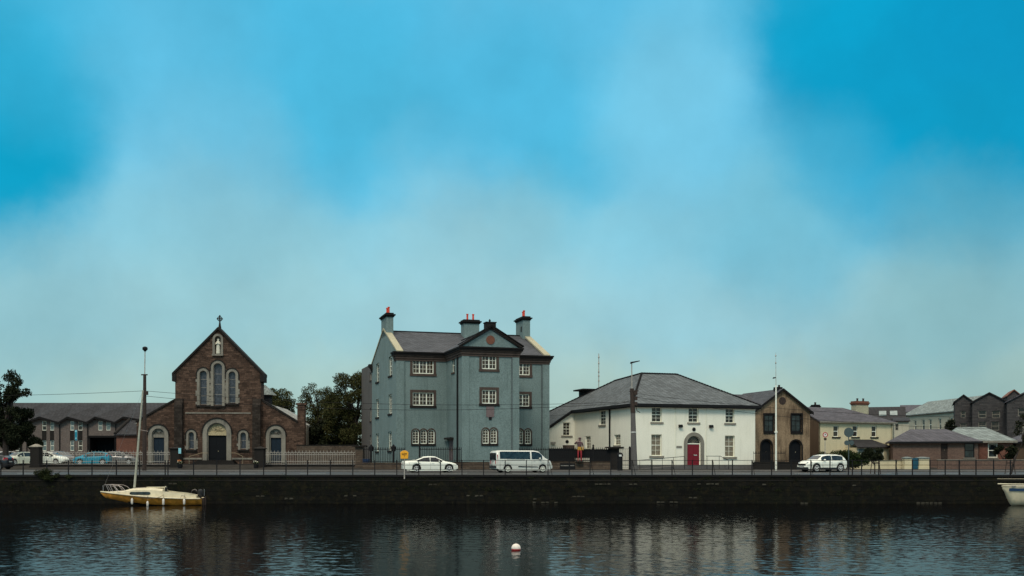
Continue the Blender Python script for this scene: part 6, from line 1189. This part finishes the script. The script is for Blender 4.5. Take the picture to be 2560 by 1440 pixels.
tree('open-crowned tree with visible branches right of the church', X(800, 140), 140, .6, 10, [(0, 8.4, 2.9, 2.2, 2.5), (.2, 5.4, 3.0, 2, 1.8)], 36, .68, 15000, .095, 'leaf_autumn', seed=32, tr=.3, fork=.4)
tree('large dense dark tree beside the blue building', X(886, 134), 134, .6, 13, [(0, 8.4, 2.9, 2.4, 3.6), (-2.2, 6.0, 2.0, 2.0, 3), (.6, 4, 3.2, 2.2, 2.6)], 22, 1.0, 30000, .115, 'leaf_autumn', seed=33, tr=.4)
tree('low dark tree filling the gap behind the garden wall', X(838, 136), 136, .6, 6, [(0, 3.4, 3.2, 2, 2.4)], 24, .9, 7000, .16, 'leaf_dark', seed=34, tr=.25)
tree('dark tree beside the church side wall', X(778, 137), 137, .6, 6, [(0, 3.0, 2.0, 1.6, 2.0)], 18, .8, 4500, .15, 'leaf_dark', seed=35, tr=.2)
for px, y0, y1, w_, lb_ in ((26, 1091, 1127, 1.15, 'dark clipped bush at the far left behind the cream car'), (88, 1092, 1128, .85, 'dark clipped bush rising behind the gate pier')):
    r_ = thing('topiary_bush', lb_, 'bush', (X(px, 122), 122, .4)); m_ = MB(); m_.tube([(0, 0, -.2), (0, 0, 1.6)], .08, 6); m_.build('trunk', 'bark', r_); leaves('crown', [(0, 0, Z((y0 + y1) / 2, 122) - .4, w_, w_, (Z(y0, 122) - Z(y1, 122)) / 2)] * 1, 3500, .09, 'leaf_dark', r_, hollow=.55)
r_ = thing('shrub', 'broad green shrub before the yellow house', 'shrub', (X(2105, 106), 106, .1)); m_ = MB(); [m_.tube([(0, 0, -.1), (dx, 0, 1.2)], .05, 5) for dx in (-1.6, -.6, .5, 1.7)]; m_.build('stems', 'bark', r_)
leaves('crown', clumps(-1.5, 0, 1.25, 1.0, .8, .9, 12, .45, np.random.default_rng(5)) + clumps(.4, 0, 1.1, 1.6, .8, .75, 16, .45, np.random.default_rng(6)) + clumps(2.0, 0, .8, 1.2, .8, .5, 8, .4, np.random.default_rng(8)), 9000, .09, 'leaf_green', r_)
tree('small round street tree with staked stem at the quay edge', X(2187, 84), 84, 0, 2.2, [(0, 1.55, .85, .7, .55)], 16, .3, 3500, .07, 'leaf_dark', seed=41, tr=.05, name='street_tree', fork=.4)
tree('dark leaning street tree at the right edge', X(2524, 84), 84, 0, 5.2, [(1.1, 3.9, .8, .7, .9), (1.6, 2.9, .5, .5, .6)], 10, .3, 2200, .07, 'leaf_dark', seed=42, tr=.09, lean=.42, name='street_tree', fork=.5, hollow=.2)
for px, lb_ in ((2187, 'paired stakes holding the small round street tree'), (2523, 'paired dark stakes and guard at the leaning street tree')):
    r_ = thing('tree_guard', lb_, 'tree guard', (X(px, 84), 83.8, 0)); 
    for dx in (-.35, .32): m_ = MB(); m_.tube([(dx * 1.25, 0, 0), (dx * .8, 0, 1.15)], .035, 5); m_.build('stake', 'wood_dark', r_)
    m_ = MB(); m_.box(-.34, .34, -.03, .03, .85, .95); m_.build('cross_bar', 'wood_dark', r_)
tree('dark tree between the far terrace and the grey apartments', X(2372, 133), 133, .4, 6, [(0, 4.4, 1.1, 1, 1.7)], 14, .5, 3500, .13, 'leaf_dark', seed=43, tr=.15)
tree('dark hedge-like tree by the red bungalow wall', X(2510, 110), 110, .1, 3, [(0, 1.9, 1.3, .8, .8)], 12, .4, 3000, .1, 'leaf_dark', seed=44, tr=.1)
tree('dark bushy tree far along the skyline by the apartments', X(2385, 190), 190, .6, 12, [(0, 9.6, 2.6, 2, 1.7)], 12, .9, 2500, .2, 'leaf_dark', seed=45, tr=.2)
# growth on the quay wall
r_ = thing('quay_bush', 'weedy green bush spilling over the quay edge at the left', 'bush', (X(122, 79.9), 79.95, -.05)); m_ = MB(); [m_.tube([(0, 0, -.3), (dx, -.1, .3)], .02, 4) for dx in (-.8, -.3, .4, .9)]; m_.build('stems', 'bark', r_)
leaves('crown', clumps(-.2, -.1, .22, 1.0, .3, .25, 14, .22, np.random.default_rng(9)) + clumps(.5, -.1, -.1, 1.2, .2, .2, 8, .2, np.random.default_rng(10)), 3600, .05, 'leaf_moss', r_)
g = np.random.default_rng(12); bl = []
for k in range(150):
    x_ = g.uniform(-40, 41); z_ = g.choice([-.25, -.9, -1.3, -1.0], p=[.35, .3, .2, .15]) + g.normal() * .12; bl.append((x_, QY - .05, z_, g.uniform(.15, .6), .06, g.uniform(.06, .22)))
lv = leaves('wall_weeds', bl, 5000, .035, 'leaf_moss', None, hollow=.1, seed=13); lv['kind'] = 'stuff'; tag(lv, 'moss and weeds growing over the quay wall', 'weeds')
